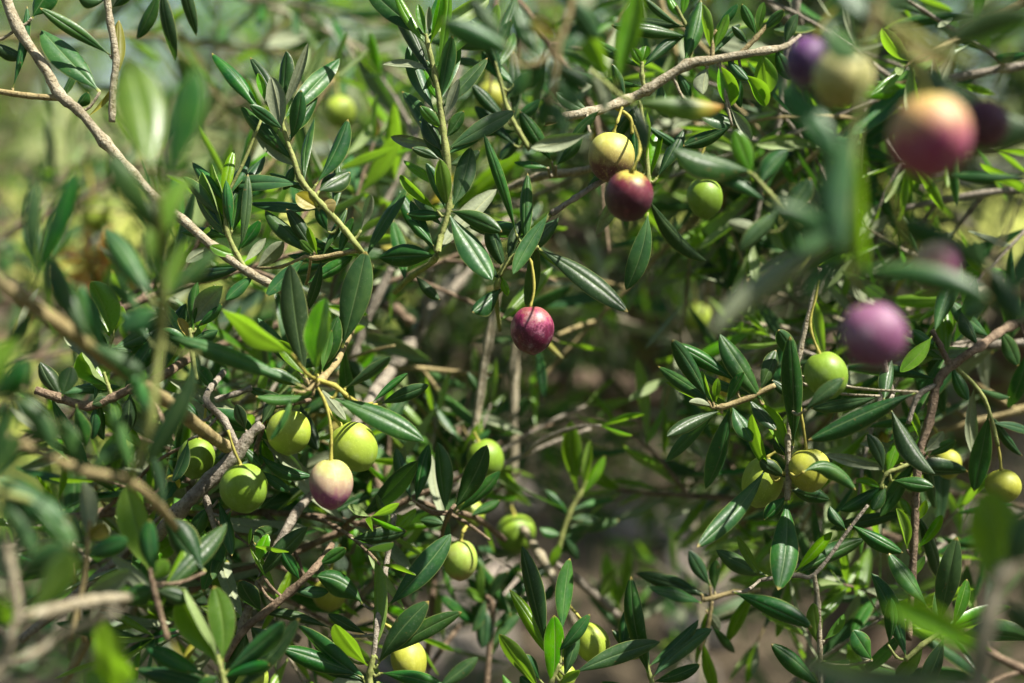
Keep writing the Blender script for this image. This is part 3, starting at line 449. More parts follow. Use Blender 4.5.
traced(BR, 'very blurred beige stem with a large green leaf in the lower right corner', .35,
 [('pale', [(972, 730, 20, .365), (980, 660, 19, .365), (988, 620, 18, .365), (1004, 575, 17, .365), (1045, 540, 15, .365)])],
 [(1003, 600, 985, 488, 62, 't', {'n': (-.5, -.8, -.3), 'd': .38, 'dz': .1, 'f': .1}), (985, 650, 885, 606, 30, 'b'), (980, 680, 800, 660, 30, 's', {'c': 10}), (1006, 580, 1045, 505, 36, 'd'), (1000, 600, 1040, 640, 26, 'd'), (978, 700, 860, 700, 34, 's')])
# ================================================================== olives
def olive_mat(name, top, mid, low, cut, soft, blot=.18, rough=.3, bloom=.16, tilt=(0, 0)):
    k = NT(name); tc = k.n('TexCoord'); p = tc.outputs['Object']
    sp = k.n('SeparateXYZ'); k.l(p, sp.inputs[0])
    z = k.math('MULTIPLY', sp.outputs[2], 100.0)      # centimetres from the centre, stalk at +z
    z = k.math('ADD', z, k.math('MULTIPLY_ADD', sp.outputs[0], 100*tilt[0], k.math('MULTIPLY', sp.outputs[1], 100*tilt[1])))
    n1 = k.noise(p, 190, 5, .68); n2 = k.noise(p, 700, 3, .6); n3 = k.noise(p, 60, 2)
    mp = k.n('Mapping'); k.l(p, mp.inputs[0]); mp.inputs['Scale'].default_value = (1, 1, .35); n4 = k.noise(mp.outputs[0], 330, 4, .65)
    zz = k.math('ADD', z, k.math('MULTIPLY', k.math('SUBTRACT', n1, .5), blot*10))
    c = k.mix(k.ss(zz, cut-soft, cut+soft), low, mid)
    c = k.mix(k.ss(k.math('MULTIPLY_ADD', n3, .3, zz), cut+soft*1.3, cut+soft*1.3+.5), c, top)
    c = k.mix(k.math('MULTIPLY', k.ss(n3, .35, .75), .35), c, tuple(x*.55 for x in low))
    c = k.mix(k.math('MULTIPLY', k.ss(n4, .52, .70), .30), c, tuple(min(1, x*1.5+.03) for x in mid)); c = k.mix(k.math('MULTIPLY', k.ss(n4, .42, .30), .35), c, tuple(x*.6 for x in low))
    vo = k.n('TexVoronoi'); k.val(vo.inputs['Vector'], p); vo.inputs['Scale'].default_value = 900
    dots = k.math('SUBTRACT', 1.0, k.ss(vo.outputs[0], .12, .22))
    c = k.mix(k.math('MULTIPLY', dots, .35), c, tuple(min(1, x*1.6+.06) for x in mid))
    c = k.mix(k.math('MULTIPLY', k.ss(n1, .45, .75), bloom), c, (.55, .53, .58))
    b = k.n('BsdfPrincipled'); k.l(c, b.inputs['Base Color']); k.val(b.inputs['Roughness'], k.math('MULTIPLY_ADD', n1, .35, rough+.02)); b.inputs['Specular IOR Level'].default_value = .38
    b.inputs['Subsurface Weight'].default_value = .18; b.inputs['Subsurface Radius'].default_value = (.004, .003, .0012); b.inputs['Subsurface Scale'].default_value = 1.0
    bp = k.n('Bump'); bp.inputs['Strength'].default_value = .12; bp.inputs['Distance'].default_value = .0006
    k.l(k.math('ADD', n2, n1), bp.inputs['Height']); k.l(bp.outputs[0], b.inputs['Normal'])
    k.l(b.outputs[0], k.out.inputs[0]); return k.m
OM = {
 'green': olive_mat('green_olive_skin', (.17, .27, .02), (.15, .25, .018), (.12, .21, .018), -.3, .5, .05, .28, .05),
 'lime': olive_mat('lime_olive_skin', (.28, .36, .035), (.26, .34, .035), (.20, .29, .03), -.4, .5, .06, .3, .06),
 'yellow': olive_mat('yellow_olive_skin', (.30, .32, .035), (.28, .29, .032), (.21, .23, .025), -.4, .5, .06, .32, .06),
 'blush': olive_mat('blushing_olive_skin', (.24, .34, .05), (.22, .32, .05), (.34, .17, .08), -.75, .3, .06, .32, .06),
 'pink': olive_mat('pink_turning_olive_skin', (.36, .38, .09), (.36, .27, .16), (.22, .050, .13), .0, .45, .12, .36, .16, (-.35, .3)),
 'half': olive_mat('half_purple_olive_skin', (.40, .42, .07), (.38, .33, .08), (.10, .025, .035), -.22, .45, .10, .3, .10, (-.15, 0)),
 'dark': olive_mat('dark_purple_olive_skin', (.42, .38, .05), (.13, .018, .03), (.055, .010, .025), .3, .35, .08, .26, .05),
 'ripe': olive_mat('ripe_purple_olive_skin', (.24, .07, .06), (.21, .020, .070), (.085, .008, .030), .15, .25, .42, .24, .24),
 'rose': olive_mat('rose_yellow_olive_skin', (.46, .44, .07), (.44, .27, .10), (.24, .035, .10), .15, .5, .10, .36, .14),
 'lilac': olive_mat('lilac_olive_skin', (.32, .22, .20), (.20, .075, .15), (.13, .038, .095), .1, .6, .10, .40, .26),
 'cream': olive_mat('cream_olive_skin', (.44, .42, .18), (.40, .38, .15), (.28, .27, .06), -.4, .5, .06, .4, .1),
 'violet': olive_mat('violet_olive_skin', (.16, .07, .16), (.10, .03, .12), (.06, .02, .09), .1, .6, .10, .36, .2),
}
def olive(label, x, y, rx, ry, d, skin, ped, seed=0, lean=None, group=None):
    rnd = random.Random(seed*31+int(x)); px = d/FPX
    c = P(x, y, d); ax = UP.copy()
    if ped:
        q = P(ped[0][0], ped[0][1], d); ax = (q-c).normalized()
    if lean: ax = (ax + Vector(lean)).normalized()
    a, b = rx*px, ry*px
    root = thing('olive', label, 'olive', c, group)
    rot = ax.to_track_quat('Z', 'Y').to_matrix()
    vs, fs = [], []; nu, nvv = 32, 22
    f1, f2 = rnd.uniform(0, 6), rnd.uniform(0, 6)
    for i in range(nvv+1):
        th = math.pi*i/nvv
        for j in range(nu):
            ph = 2*math.pi*j/nu
            r = math.sin(th); z = math.cos(th)
            z2 = z - (.10*math.exp(-(r/.22)**2) if z > 0 else -.0) - (.035*math.exp(-(r/.16)**2) if z < 0 else 0)
            rr = r*(1+.05*z)*(1+.030*math.sin(2*ph+f1+z)+.018*math.sin(3*ph+f2+z*2))
            vs.append(Vector((a*rr*math.cos(ph), a*rr*math.sin(ph), b*z2)))
    for i in range(nvv):
        for j in range(nu):
            q4 = (i*nu+j, (i+1)*nu+j, (i+1)*nu+(j+1) % nu, i*nu+(j+1) % nu); fs.append(q4)
    o = link('fruit', mesh('fruit', vs, fs, OM[skin]), root); o.rotation_euler = rot.to_euler()
    if ped:
        tb = TB(); top = c + ax*b*.88
        pts = [(*(top-ax*b*.03), 4.2*px), (*(top+ax*b*.03), 3.2*px), (*(top+ax*b*.14), 1.6*px)] + [(*P(q[0], q[1], q[2] if len(q) > 2 else d), 1.45*px) for q in ped[1:]]
        tb.tube(pts, n=8, knob=.17, rnd=rnd); tb.build('stalk', M['yellow'], root, c)
    return root
olive('ripe wine purple olive hanging alone by a yellow stalk at centre', 532, 330, 21.5, 24.5, .603, 'ripe', [(531, 306), (534, 288), (531, 262), (524, 254)], 1)
olive('yellow olive with purple underside, upper one of the pair above centre', 611, 157, 24, 25, .60, 'half', [(614, 132), (618, 120), (622, 108, .61)], 2)
olive('dark purple olive with yellow green cap, lower one of the pair', 629, 196, 24, 26, .555, 'dark', [(632, 170), (640, 150), (634, 126, .6)], 3, lean=(0, -.5, .2))
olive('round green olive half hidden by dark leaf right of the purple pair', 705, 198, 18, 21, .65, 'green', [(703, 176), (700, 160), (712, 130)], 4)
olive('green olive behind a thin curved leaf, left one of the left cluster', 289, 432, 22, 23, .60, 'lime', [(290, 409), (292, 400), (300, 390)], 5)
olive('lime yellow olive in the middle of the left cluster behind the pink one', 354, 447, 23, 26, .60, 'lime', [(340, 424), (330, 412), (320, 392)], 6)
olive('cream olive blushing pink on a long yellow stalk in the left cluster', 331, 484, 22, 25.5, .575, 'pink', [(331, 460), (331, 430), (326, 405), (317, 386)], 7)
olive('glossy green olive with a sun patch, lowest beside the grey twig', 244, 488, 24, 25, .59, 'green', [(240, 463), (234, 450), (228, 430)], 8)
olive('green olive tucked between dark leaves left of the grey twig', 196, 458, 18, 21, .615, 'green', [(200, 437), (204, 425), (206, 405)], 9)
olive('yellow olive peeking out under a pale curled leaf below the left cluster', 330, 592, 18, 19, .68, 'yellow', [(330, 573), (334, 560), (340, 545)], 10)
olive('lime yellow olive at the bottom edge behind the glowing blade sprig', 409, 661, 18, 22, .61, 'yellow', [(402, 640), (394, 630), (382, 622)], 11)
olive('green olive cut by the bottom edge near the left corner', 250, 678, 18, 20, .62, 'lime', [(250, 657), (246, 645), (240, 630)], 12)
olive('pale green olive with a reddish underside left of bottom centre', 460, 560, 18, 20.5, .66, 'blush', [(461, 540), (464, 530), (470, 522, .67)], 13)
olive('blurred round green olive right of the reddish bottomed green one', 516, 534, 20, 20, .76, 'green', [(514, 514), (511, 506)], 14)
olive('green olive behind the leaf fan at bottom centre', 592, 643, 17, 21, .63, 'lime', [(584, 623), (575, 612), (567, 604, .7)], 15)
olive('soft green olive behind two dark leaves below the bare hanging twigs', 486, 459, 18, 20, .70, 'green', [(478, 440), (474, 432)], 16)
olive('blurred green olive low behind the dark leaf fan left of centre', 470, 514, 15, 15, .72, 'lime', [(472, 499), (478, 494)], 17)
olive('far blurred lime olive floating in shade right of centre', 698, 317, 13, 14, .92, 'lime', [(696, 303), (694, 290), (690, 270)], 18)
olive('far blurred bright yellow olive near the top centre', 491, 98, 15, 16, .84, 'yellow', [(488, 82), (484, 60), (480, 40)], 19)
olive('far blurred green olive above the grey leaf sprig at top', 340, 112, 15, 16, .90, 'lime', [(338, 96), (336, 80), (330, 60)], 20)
olive('blurred violet olive behind the cream one at the top right', 808, 62, 24, 25, .43, 'violet', [(815, 38), (825, 20), (845, 0)], 21)
olive('blurred cream yellow olive overlapping the violet one at top right', 843, 78, 29, 31, .405, 'cream', [(856, 50), (866, 30), (872, 10)], 22)
olive('largest blurred olive, yellow turning rose, at the upper right', 930, 136, 41, 42, .36, 'rose', [(926, 94), (920, 70), (905, 40), (885, 18)], 23)
olive('blurred pinkish olive partly hidden behind a soft leaf at right', 935, 268, 28, 25, .41, 'pink', [(906, 256), (902, 230), (894, 200), (882, 178)], 24)
olive('blurred lilac olive below the big rose one at right', 873, 336, 33, 34, .385, 'lilac', [(866, 302), (856, 285), (850, 268)], 25)
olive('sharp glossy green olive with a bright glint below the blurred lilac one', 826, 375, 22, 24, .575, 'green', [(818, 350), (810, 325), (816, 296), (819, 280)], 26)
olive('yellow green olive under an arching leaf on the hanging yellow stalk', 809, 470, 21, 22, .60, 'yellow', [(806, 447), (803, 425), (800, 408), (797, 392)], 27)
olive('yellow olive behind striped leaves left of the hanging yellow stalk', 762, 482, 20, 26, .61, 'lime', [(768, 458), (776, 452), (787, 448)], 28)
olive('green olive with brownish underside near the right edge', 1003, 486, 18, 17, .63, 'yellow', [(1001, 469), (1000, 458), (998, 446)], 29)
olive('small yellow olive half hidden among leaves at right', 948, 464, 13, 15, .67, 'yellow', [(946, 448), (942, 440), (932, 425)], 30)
olive('blurred dark red olive behind the big rose one at the right', 986, 124, 24, 24, .41, 'dark', [(990, 100), (1000, 80), (1010, 50)], 31, lean=(0, .8, 0))
olive('far blurred yellow olive behind the blackish leaves at left', 96, 216, 15, 17, 1.05, 'lime', [(92, 198), (90, 180), (84, 150)], 32)
olive('tiny green olive at the bottom edge below the leaf fan', 566, 676, 10, 12, .62, 'lime', [(566, 664), (562, 658), (556, 652)], 33)
# ================================================================== sprigs filling the tree behind the traced ones
def unit_leaf(kind, seed):
    rnd = random.Random(seed)
    vs, fs, uv = leaf_geo(Vector((0, 0, 0)), Vector((0, 1, 0)), 1.0*rnd.uniform(.155, .215), Vector((0, 0, 1)), side=rnd.uniform(-.09, .09), arch=rnd.uniform(-.03, .14), fold=rnd.uniform(.0, .9), twist=rnd.uniform(-.6, .6), nv=10, wav=rnd.uniform(0, .1), ph=rnd.uniform(0, 6))
    return mesh('leaf', vs, fs, M[kind], uv)
UL = {'d': [unit_leaf('d', i) for i in range(9)], 'b': [unit_leaf('b', 50+i) for i in range(5)], 'y': [unit_leaf('y', 80)]}
def basis(t, n):
    t = t.normalized(); n = (n - t*n.dot(t))
    if n.length < 1e-3: n = t.orthogonal()
    n.normalize(); return t.cross(n), t, n
def rand_unit(rnd):
    while True:
        v = Vector((rnd.uniform(-1, 1), rnd.uniform(-1, 1), rnd.uniform(-1, 1)))
        if .1 < v.length < 1: return v.normalized()
def shoot_path(p, dr, L, rnd, droop=.25, k=6):
    pts = [p.copy()]; d = dr.normalized()
    for i in range(k):
        d = (d + Vector((0, 0, -droop/k)) + rand_unit(rnd)*.10).normalized(); pts.append(pts[-1]+d*(L/k))
    return pts
def shoot_leaves(pts, rnd, gap=.019, LL=.05, young=.12):
    """opposite pairs of leaves, each pair turned a quarter against the last"""
    out = []; tot = sum((pts[i+1]-pts[i]).length for i in range(len(pts)-1)); s = gap*rnd.uniform(.6, 1.2); acc = 0; i = 0; k = 0
    ph = rnd.uniform(0, 6.28)
    while s < tot:
        while i < len(pts)-2 and acc + (pts[i+1]-pts[i]).length < s: acc += (pts[i+1]-pts[i]).length; i += 1
        t = (pts[i+1]-pts[i]).normalized(); q = pts[i] + t*(s-acc)
        e = t.orthogonal().normalized(); g = t.cross(e); fr = s/tot
        for sg in (1, -1):
            if rnd.random() < .10: continue
            a = ph + k*math.pi/2 + rnd.uniform(-.35, .35); o = (e*math.cos(a)+g*math.sin(a))*sg
            dr = (t*rnd.uniform(.45, 1.0) + o*rnd.uniform(.6, 1.0) + Vector((0, 0, -.12))).normalized()
            nn = (t - dr*.3 + Vector((0, 0, rnd.uniform(.2, .9))) + rand_unit(rnd)*.25)
            ln = LL*rnd.uniform(.7, 1.15)*(1 - .5*max(0, fr-.6)/.4)
            kd = 'b' if (fr > .8 and rnd.random() < .55) or rnd.random() < young else 'd'
            if rnd.random() < .015: kd = 'y'
            out.append((q, dr, nn, ln, kd))
        s += gap*rnd.uniform(.8, 1.25); k += 1
    t = (pts[-1]-pts[-2]).normalized()
    for sg in (1, -1): out.append((pts[-1], (t+t.orthogonal()*.25*sg).normalized(), t.orthogonal()*-sg, LL*.5, 'b'))
    return out
def branch_plan(p, dr, L, n, rnd, LL=.05, young=.12, wid=.0022):
    main = shoot_path(p, dr, L, rnd, .3, 8); stems = [(main, wid)]; lv = shoot_leaves(main[2:], rnd, .021, LL, young)
    for k in range(n):
        f = (k+.7)/(n+.6); i = min(7, int(f*8)); q = main[i]; t = (main[i+1]-main[i]).normalized()
        o = rand_unit(rnd); o = (o - t*o.dot(t)).normalized()
        sh = shoot_path(q, t*.7+o*.8+Vector((0, 0, .15)), L*rnd.uniform(.3, .55), rnd, .3, 5); stems.append((sh, wid*.6)); lv += shoot_leaves(sh, rnd, .019, LL, young)
    return stems, lv
def dirv(ang, dz): a = math.radians(ang); return (RT*math.cos(a) + UP*math.sin(a) + FW*dz).normalized()
def filler(label, x, y, d, ang, L, n, dz=.15, LL=.05, young=.27, bark='grey', name='olive_branch'):
    rnd = random.Random(label); p = P(x, y, d)
    root = thing(name, label, name.replace('_', ' '), p)
    stems, lv = branch_plan(Vector((0, 0, 0)), dirv(ang, dz), L, n, rnd, LL, young)
    tb = TB()
    for pts, wd in stems: tb.tube([(*q, wd*(1-.55*i/(len(pts)-1))) for i, q in enumerate(pts)], n=7, sub=3, rnd=rnd)
    tb.build('stem', M[bark], root, Vector((0, 0, 0)))
    rnd.shuffle(lv)
    lv = [e for e in lv if not hides(p+e[0], p+e[0]+e[1]*e[3]*.5, p+e[0]+e[1]*e[3])]
    for q, dr, nn, ln, kd in lv[:98]:
        s, t, nrm = basis(dr, nn if rnd.random() > .2 else -nn)
        o = link('leaf', rnd.choice(UL[kd]), root)
        m = Matrix((s, t, nrm)).transposed().to_4x4() @ Matrix.Diagonal((ln*rnd.uniform(.85, 1.15), ln, ln, 1)); m.translation = q
        o.matrix_local = m
    return root
FILL = [
 ('crowded dim branch at the lower left between the beige twig and glowing round leaf', 20, 640, .66, 40, .16, 5),
 ('crowded dim branch right of the two yellow green cupped leaves', 240, 660, .66, 110, .14, 4),
 ('dense small leaved branch left of the lowest green olive', 60, 520, .66, 10, .15, 5),
 ('dense small leaved branch under the corner branch at left', 70, 330, .68, 20, .14, 5),
 ('dense low branch between the brown twig and the spreading sprig', 190, 590, .67, 20, .15, 4),
 ('bushy branch under the half hidden yellow olive near bottom left', 300, 640, .68, 150, .13, 4),
 ('bushy young branch at top right between the scarred branch and the cream yellow olive', 800, -30, .70, -100, .14, 4),
 ('bushy branch at far right between the reddish twig and the edge', 1060, 340, .68, 185, .13, 5),
 ('bushy branch in the upper right corner behind soft dark leaves', 1060, -20, .68, 215, .18, 5),
 ('dense shaded branch behind the twin yellow green leaves at bottom left', 60, 690, .72, 60, .20, 5),
 ('shaded branch between the beige forked twig and the brown knobbly twig', -40, 560, .70, 15, .20, 5),
 ('leafy branch behind the glossy sprig on the knobbly brown twig', -30, 470, .74, 30, .20, 5),
 ('blurred leafy branch low at the left edge behind the blackish leaves', -60, 380, .90, 20, .24, 5),
 ('branch of dim leaves behind the thick grey fork and lowest green olive', 130, 620, .70, 70, .16, 5),
 ('dim leafy branch behind the left olive cluster', 180, 420, .72, 20, .17, 5),
 ('leafy branch crossing behind the broad leaf rosette', 210, 350, .72, 25, .17, 5),
 ('leafy branch behind the slim upright sprig and corner branch', 150, 300, .74, 50, .15, 4),
 ('soft leafy branch between grey leaf sprig and tall sharp shoot', 330, 310, .76, 60, .14, 3),
 ('soft branch of small leaves behind the tall sharp shoot', 420, 330, .80, 75, .20, 4),
 ('shaded branch filling the gap under the yellow pink olive', 330, 560, .72, 40, .15, 4),
 ('dark branch behind the spreading sprig at the bottom', 300, 700, .72, 60, .18, 5),
 ('dark branch behind the bottom edge left of centre', 420, 720, .74, 80, .18, 4),
 ('leafy branch at the top edge behind the dark hanging leaf cluster', 470, -60, .74, -50, .18, 5),
 ('leafy branch from the top edge behind the scarred branch', 640, -70, .76, -70, .18, 5),
 ('branch of fine leaves at the top between scarred branch and violet olive', 720, -40, .74, -40, .17, 5),
 ('leafy branch behind the half ripe olive pair', 720, 120, .78, 190, .20, 4),
 ('soft leafy branch between striped upright leaves and half hidden green olive', 800, 130, .76, 215, .20, 5),
 ('leafy branch behind the big rose olive at upper right', 1060, 60, .70, 190, .20, 5),
 ('leafy branch above the soft arching leaf at the right edge', 1080, 190, .70, 175, .18, 6),
 ('small leaved branch between arching leaf and brown fork at right', 1070, 270, .72, 195, .18, 6),
 ('small leaved branch behind the blurred lilac olive', 960, 300, .74, 215, .18, 5),
 ('shaded branch behind the reddish brown fork at right', 1060, 400, .74, 190, .18, 5),
 ('dim branch behind the green olive near the right edge', 1080, 520, .80, 170, .18, 4),
 ('dim branch hanging behind the long drooping striped leaf', 830, 250, .76, 250, .18, 4),
 ('shaded leafy branch under the arching leaf and yellow green olive', 900, 540, .74, 160, .15, 4),
 ('dark leafy branch along the bottom edge near the small bright leaf pair', 760, 720, .70, 40, .14, 4),
 ('dark leafy branch at the bottom edge right of the tall upright leaf', 1060, 690, .72, 150, .16, 4),
 ('blurred branch high at left over the yellow meadow light', -40, 40, .95, 5, .26, 4),
 ('blurred branch under the top edge between corner branch and tall shoot', 200, -20, .95, -15, .28, 3),
 ('blurred branch behind the upright pale leaf at left', -30, 250, 1.0, 25, .25, 4),
 ('blurred branch in the gap below the tall shoot', 450, 420, 1.3, 110, .22, 4),
 ('blurred branch behind the ripe purple olive', 660, 330, 1.4, 150, .22, 4),
 ('blurred branch in the shade right of the ripe purple olive', 760, 290, 1.25, 170, .24, 4),
 ('blurred branch behind the notched leaf sprig', 820, 400, 1.0, 160, .20, 4),
 ('blurred branch behind the bright young shoot in the dark centre', 480, 520, 1.4, 20, .20, 3),
 ('blurred branch behind the black green leaf pair at the bottom', 700, 700, 1.0, 80, .16, 3),
]
for a in FILL: filler(*a, bark=random.Random(a[0]).choice(['grey', 'pale', 'brown', 'tan']))
# ================================================================== foliage too blurred to tell its leaves apart
def foliage(name, lv, parent, origin, young=.15, seed=1, mats=('d', 'b', 'y')):
    vs, fs, uv, mi = [], [], [], []
    rnd = random.Random(seed)
    for q, dr, nn, ln, kd in lv:
        s, t, n = basis(dr, nn); b = len(vs); hw = ln*rnd.uniform(.09, .13); q = q-origin; cu = rnd.uniform(-.06, .10)*ln; dr_ = n*cu
        vs += [q, q+t*(ln*.3)-s*hw*.9+n*hw*.3+dr_, q+t*(ln*.3)+dr_, q+t*(ln*.3)+s*hw*.9+n*hw*.3+dr_, q+t*(ln*.66)-s*hw*.85+n*hw*.25+dr_, q+t*(ln*.66)+dr_, q+t*(ln*.66)+s*hw*.85+n*hw*.25+dr_, q+t*ln]
        uv += [(.5, 0), (0, .3), (.5, .3), (1, .3), (0, .66), (.5, .66), (1, .66), (.5, .94)]
        fs += [(b, b+2, b+1), (b, b+3, b+2), (b+1, b+2, b+5, b+4), (b+2, b+3, b+6, b+5), (b+4, b+5, b+7), (b+5, b+6, b+7)]
        mi += [{'d': 0, 'b': 1, 'y': 2}[kd]]*6
    me = mesh(name, vs, fs, M[mats[0]], uv)
    for k in mats[1:]: me.materials.append(M[k])
    me.polygons.foreach_set('material_index', mi)
    return link(name, me, parent)
FARL = 'out of focus olive branch deep in the tree behind the sharp sprigs'
protos = []
for k in range(6):
    rnd = random.Random(900+k)
    r = thing('olive_branch', FARL, 'olive branch', (0, 0, 0), 'deep out of focus branches')
    stems, lv = branch_plan(Vector((0, 0, 0)), Vector((0, 1, .1)), .34, 8, rnd, .052, .16, .003); tb = TB()
    for pts, wd in stems: tb.tube([(*q, wd*(1-.5*i/(len(pts)-1))) for i, q in enumerate(pts)], n=6, sub=2, rnd=rnd)
    tb.build('stem', M['grey' if k % 2 else 'brown'], r, Vector((0, 0, 0))); foliage('foliage', lv, r, Vector((0, 0, 0)), seed=k); protos.append(r)
def copy_tree(o):
    c = o.copy(); COL.objects.link(c)
    for ch in o.children: e = ch.copy(); COL.objects.link(e); e.parent = c
    return c
FARB = [(560, 450, 1.9, 40), (680, 500, 2.0, 120), (420, 520, 1.6, 80), (100, 560, 1.4, 30), (200, 640, 1.4, 60), (20, 520, 1.5, 20), (540, 330, 2.0, 60), (-20, 680, 1.3, 40), (80, 420, 1.5, 50), (-60, 260, 1.6, 0), (0, 390, 1.7, 20), (-60, 330, 2.2, 10), (200, 60, 2.4, 10), (350, 170, 2.4, 160), (-30, 230, 1.5, 10), (90, 140, 2.3, 20), (-60, 180, 2.0, 10), (10, 400, 1.3, 40), (-30, 470, 1.3, 20), (150, 500, 1.25, 60), (240, 560, 1.3, 30), (40, 640, 1.2, 30), (330, 660, 1.25, 70), (430, 600, 1.35, 100), (330, 430, 1.35, 60), (420, 420, 1.4, 90), (560, 300, 1.45, 120), (640, 240, 1.35, 100), (700, 250, 1.4, 60), (820, 230, 1.3, 80), (900, 330, 1.25, 120), (1000, 260, 1.2, 140), (1050, 160, 1.2, 170), (1060, 430, 1.3, 170), (980, 80, 1.2, 200), (900, 20, 1.2, 250), (780, 60, 1.35, 230), (760, 360, 1.5, 100), (860, 440, 1.45, 150), (600, 150, 1.7, 200), (720, 180, 1.7, 150), (980, 560, 1.5, 160)]
for i, (x, y, d, an) in enumerate(FARB):
    rnd = random.Random(i*7+1); o = protos[i] if i < 6 else copy_tree(protos[i % 6])
    o.location = P(x, y, d); o.rotation_euler = dirv(an, rnd.uniform(-.3, .5)).to_track_quat('Y', 'Z').to_euler()
# ------------------------------------------------------------------ the tree that carries all this: trunk, limbs, crown
def in_view(p, m=1.06):
    v = p-CAM; d = v.dot(FW)
    if d < .02: return None
    x = v.dot(RT)/d*FPX; y = v.dot(UP)/d*FPX
    return d if abs(x) < 512*m and abs(y) < 342*m else None
TX, TY = .62, 2.3
tree = thing('olive_tree', 'shady old olive tree with brown limbs standing behind the sharp branches', 'tree', (TX, TY, 0)); TO = tree.location.copy()
tb = TB(); tb.tube([(TX, TY, -.1, .17), (TX+.02, TY, .25, .13), (TX-.02, TY-.02, .6, .11), (TX+.03, TY+.02, .95, .10)], n=16, sub=6, knob=.06); tb.build('trunk', M['trunk'], tree, TO)
limbs = [[(TX+.02, TY, .9, .075), (.45, 1.95, 1.22, .045), P(765, 470, 1.6), P(700, 405, 1.45), P(655, 345, 1.42), P(630, 285, 1.38), P(585, 245, 1.36), P(520, 215, 1.34)],
         [(TX, TY, .92, .07), P(760, 440, 1.9), P(640, 400, 1.75), P(560, 380, 1.7), P(470, 400, 1.7)],
         [(TX+.02, TY, .9, .07), (.85, 2.1, 1.35, .05), (1.0, 1.8, 1.7, .03)], [(TX, TY, .9, .07), (.5, 2.2, 1.5, .05), (.3, 1.9, 2.0, .03), (.1, 1.4, 2.3, .015)], [(TX, TY, .9, .06), (.8, 1.6, 1.6, .05), (.95, 1.3, 1.95, .03), (1.1, 1.1, 2.2, .02)], [(TX, TY, .92, .06), (.1, 2.3, 1.15, .04), (-.5, 2.0, 1.25, .025), (-.9, 1.8, 1.4, .012)]]
RAD = [[0, 0, .026, .022, .020, .018, .015, .010], [0, .030, .024, .016, .010]]
for i, lm in enumerate(limbs):
    pts = [(*q, RAD[i][j]) if len(q) == 3 else q for j, q in enumerate(lm)]
    tb = TB(); tb.tube(pts, n=12, sub=6, knob=.08); tb.build('limb', M['trunk'], tree, TO)
def clumps(cs, rnd, per, rad, LL, young=.12):
    lv = []
    for c in cs:
        ax = rand_unit(rnd)
        for k in range(per):
            o = rand_unit(rnd)*rad*rnd.random()**.5; lv.append((c+o, (o.normalized()*.6+rand_unit(rnd)+Vector((0, 0, -.2))).normalized(), rand_unit(rnd)+Vector((0, 0, .9)), LL*rnd.uniform(.7, 1.2), 'b' if rnd.random() < young else 'd'))
    return lv
rnd = random.Random(42); lv = []
cs = []
while len(cs) < 250:            # inner crown behind
    c = Vector((rnd.uniform(-1.3, 1.7), rnd.uniform(1.5, 3.1), rnd.uniform(.75, 2.4)))
    if c.z < 1.32 and -.05 < c.x < .75 and rnd.random() < .5: continue
    if c.x < .2 and c.z > 1.25 and rnd.random() < .92: continue
    if c.z < 1.1 and rnd.random() < .5: continue
    cs.append(c)
lv += clumps(cs, rnd, 70, .15, .055)
cs = []
SHADE = 46
while len(cs) < SHADE:           # leaves added overhead, out of the picture, to dapple the light
    a = P(rnd.uniform(-150, 1250), rnd.uniform(-50, 800), rnd.uniform(.3, 1.3)); c = a + TOSUN*rnd.uniform(.35, 1.5)
    if in_view(c, 1.45): continue
    if (c-CAM).length < .35: continue
    q = P(0, 0, 1); v = a-CAM; d = v.dot(FW); px = v.dot(RT)/d*FPX+512; py = 341.5-v.dot(UP)/d*FPX
    lit = .95 if px < 460 and py < 330 else (.8 if py < 330 and px < 760 else (.5 if px < 460 else .1))
    if rnd.random() < lit: continue
    cs.append(c)
LIT = [(843, 55, .40), (573, 445, .73), (516, 528, .75), (475, 425, .72), (488, 380, .72), (514, 430, .78), (430, 310, .86), (140, 110, .37), (85, 110, .6), (110, 60, .6), (230, 85, .6), (400, 30, .6), (440, 180, .6), (470, 245, .6), (290, 320, .55), (320, 340, .54), (370, 420, .57), (330, 480, .57), (355, 445, .6), (290, 430, .6), (245, 488, .59), (532, 325, .6), (580, 280, .6), (612, 150, .6), (632, 190, .57), (650, 150, .62), (690, 70, .62), (720, 30, .62), (740, 160, .52), (735, 210, .52), (930, 120, .32), (870, 325, .35), (935, 260, .37), (843, 65, .36), (826, 370, .57), (786, 545, .6), (730, 510, .6), (870, 410, .57), (205, 630, .53), (105, 655, .42), (375, 610, .59), (340, 590, .59), (330, 650, .59), (270, 220, .6), (100, 310, .62), (130, 260, .44), (500, 250, .6), (575, 460, .73), (250, 360, .54), (30, 500, .37), (770, 330, .31), (430, 90, .6)]
LITP = [P(*q) for q in LIT]
def blocks(p):
    for q in LITP:
        v = p-q; t = v.dot(TOSUN)
        if t > 0 and (v-TOSUN*t).length < .026: return True
    return False
l2 = clumps(cs, rnd, 26, .075, .055)
lv += [q for q in l2 if not in_view(q[0]+q[1]*q[3], 1.15) and not in_view(q[0], 1.15) and not blocks(q[0]+q[1]*q[3]*.5)]
cs = []
while len(cs) < 170:             # unseen high leaves added to shade the soil behind
    c = Vector((rnd.uniform(-.6, 4.2), rnd.uniform(1.9, 7.0), rnd.uniform(2.2, 3.9)))
    if in_view(c, 1.25): continue
    cs.append(c)
lv += [q for q in clumps(cs, rnd, 140, .38, .13) if not in_view(q[0], 1.15)]
cs = []
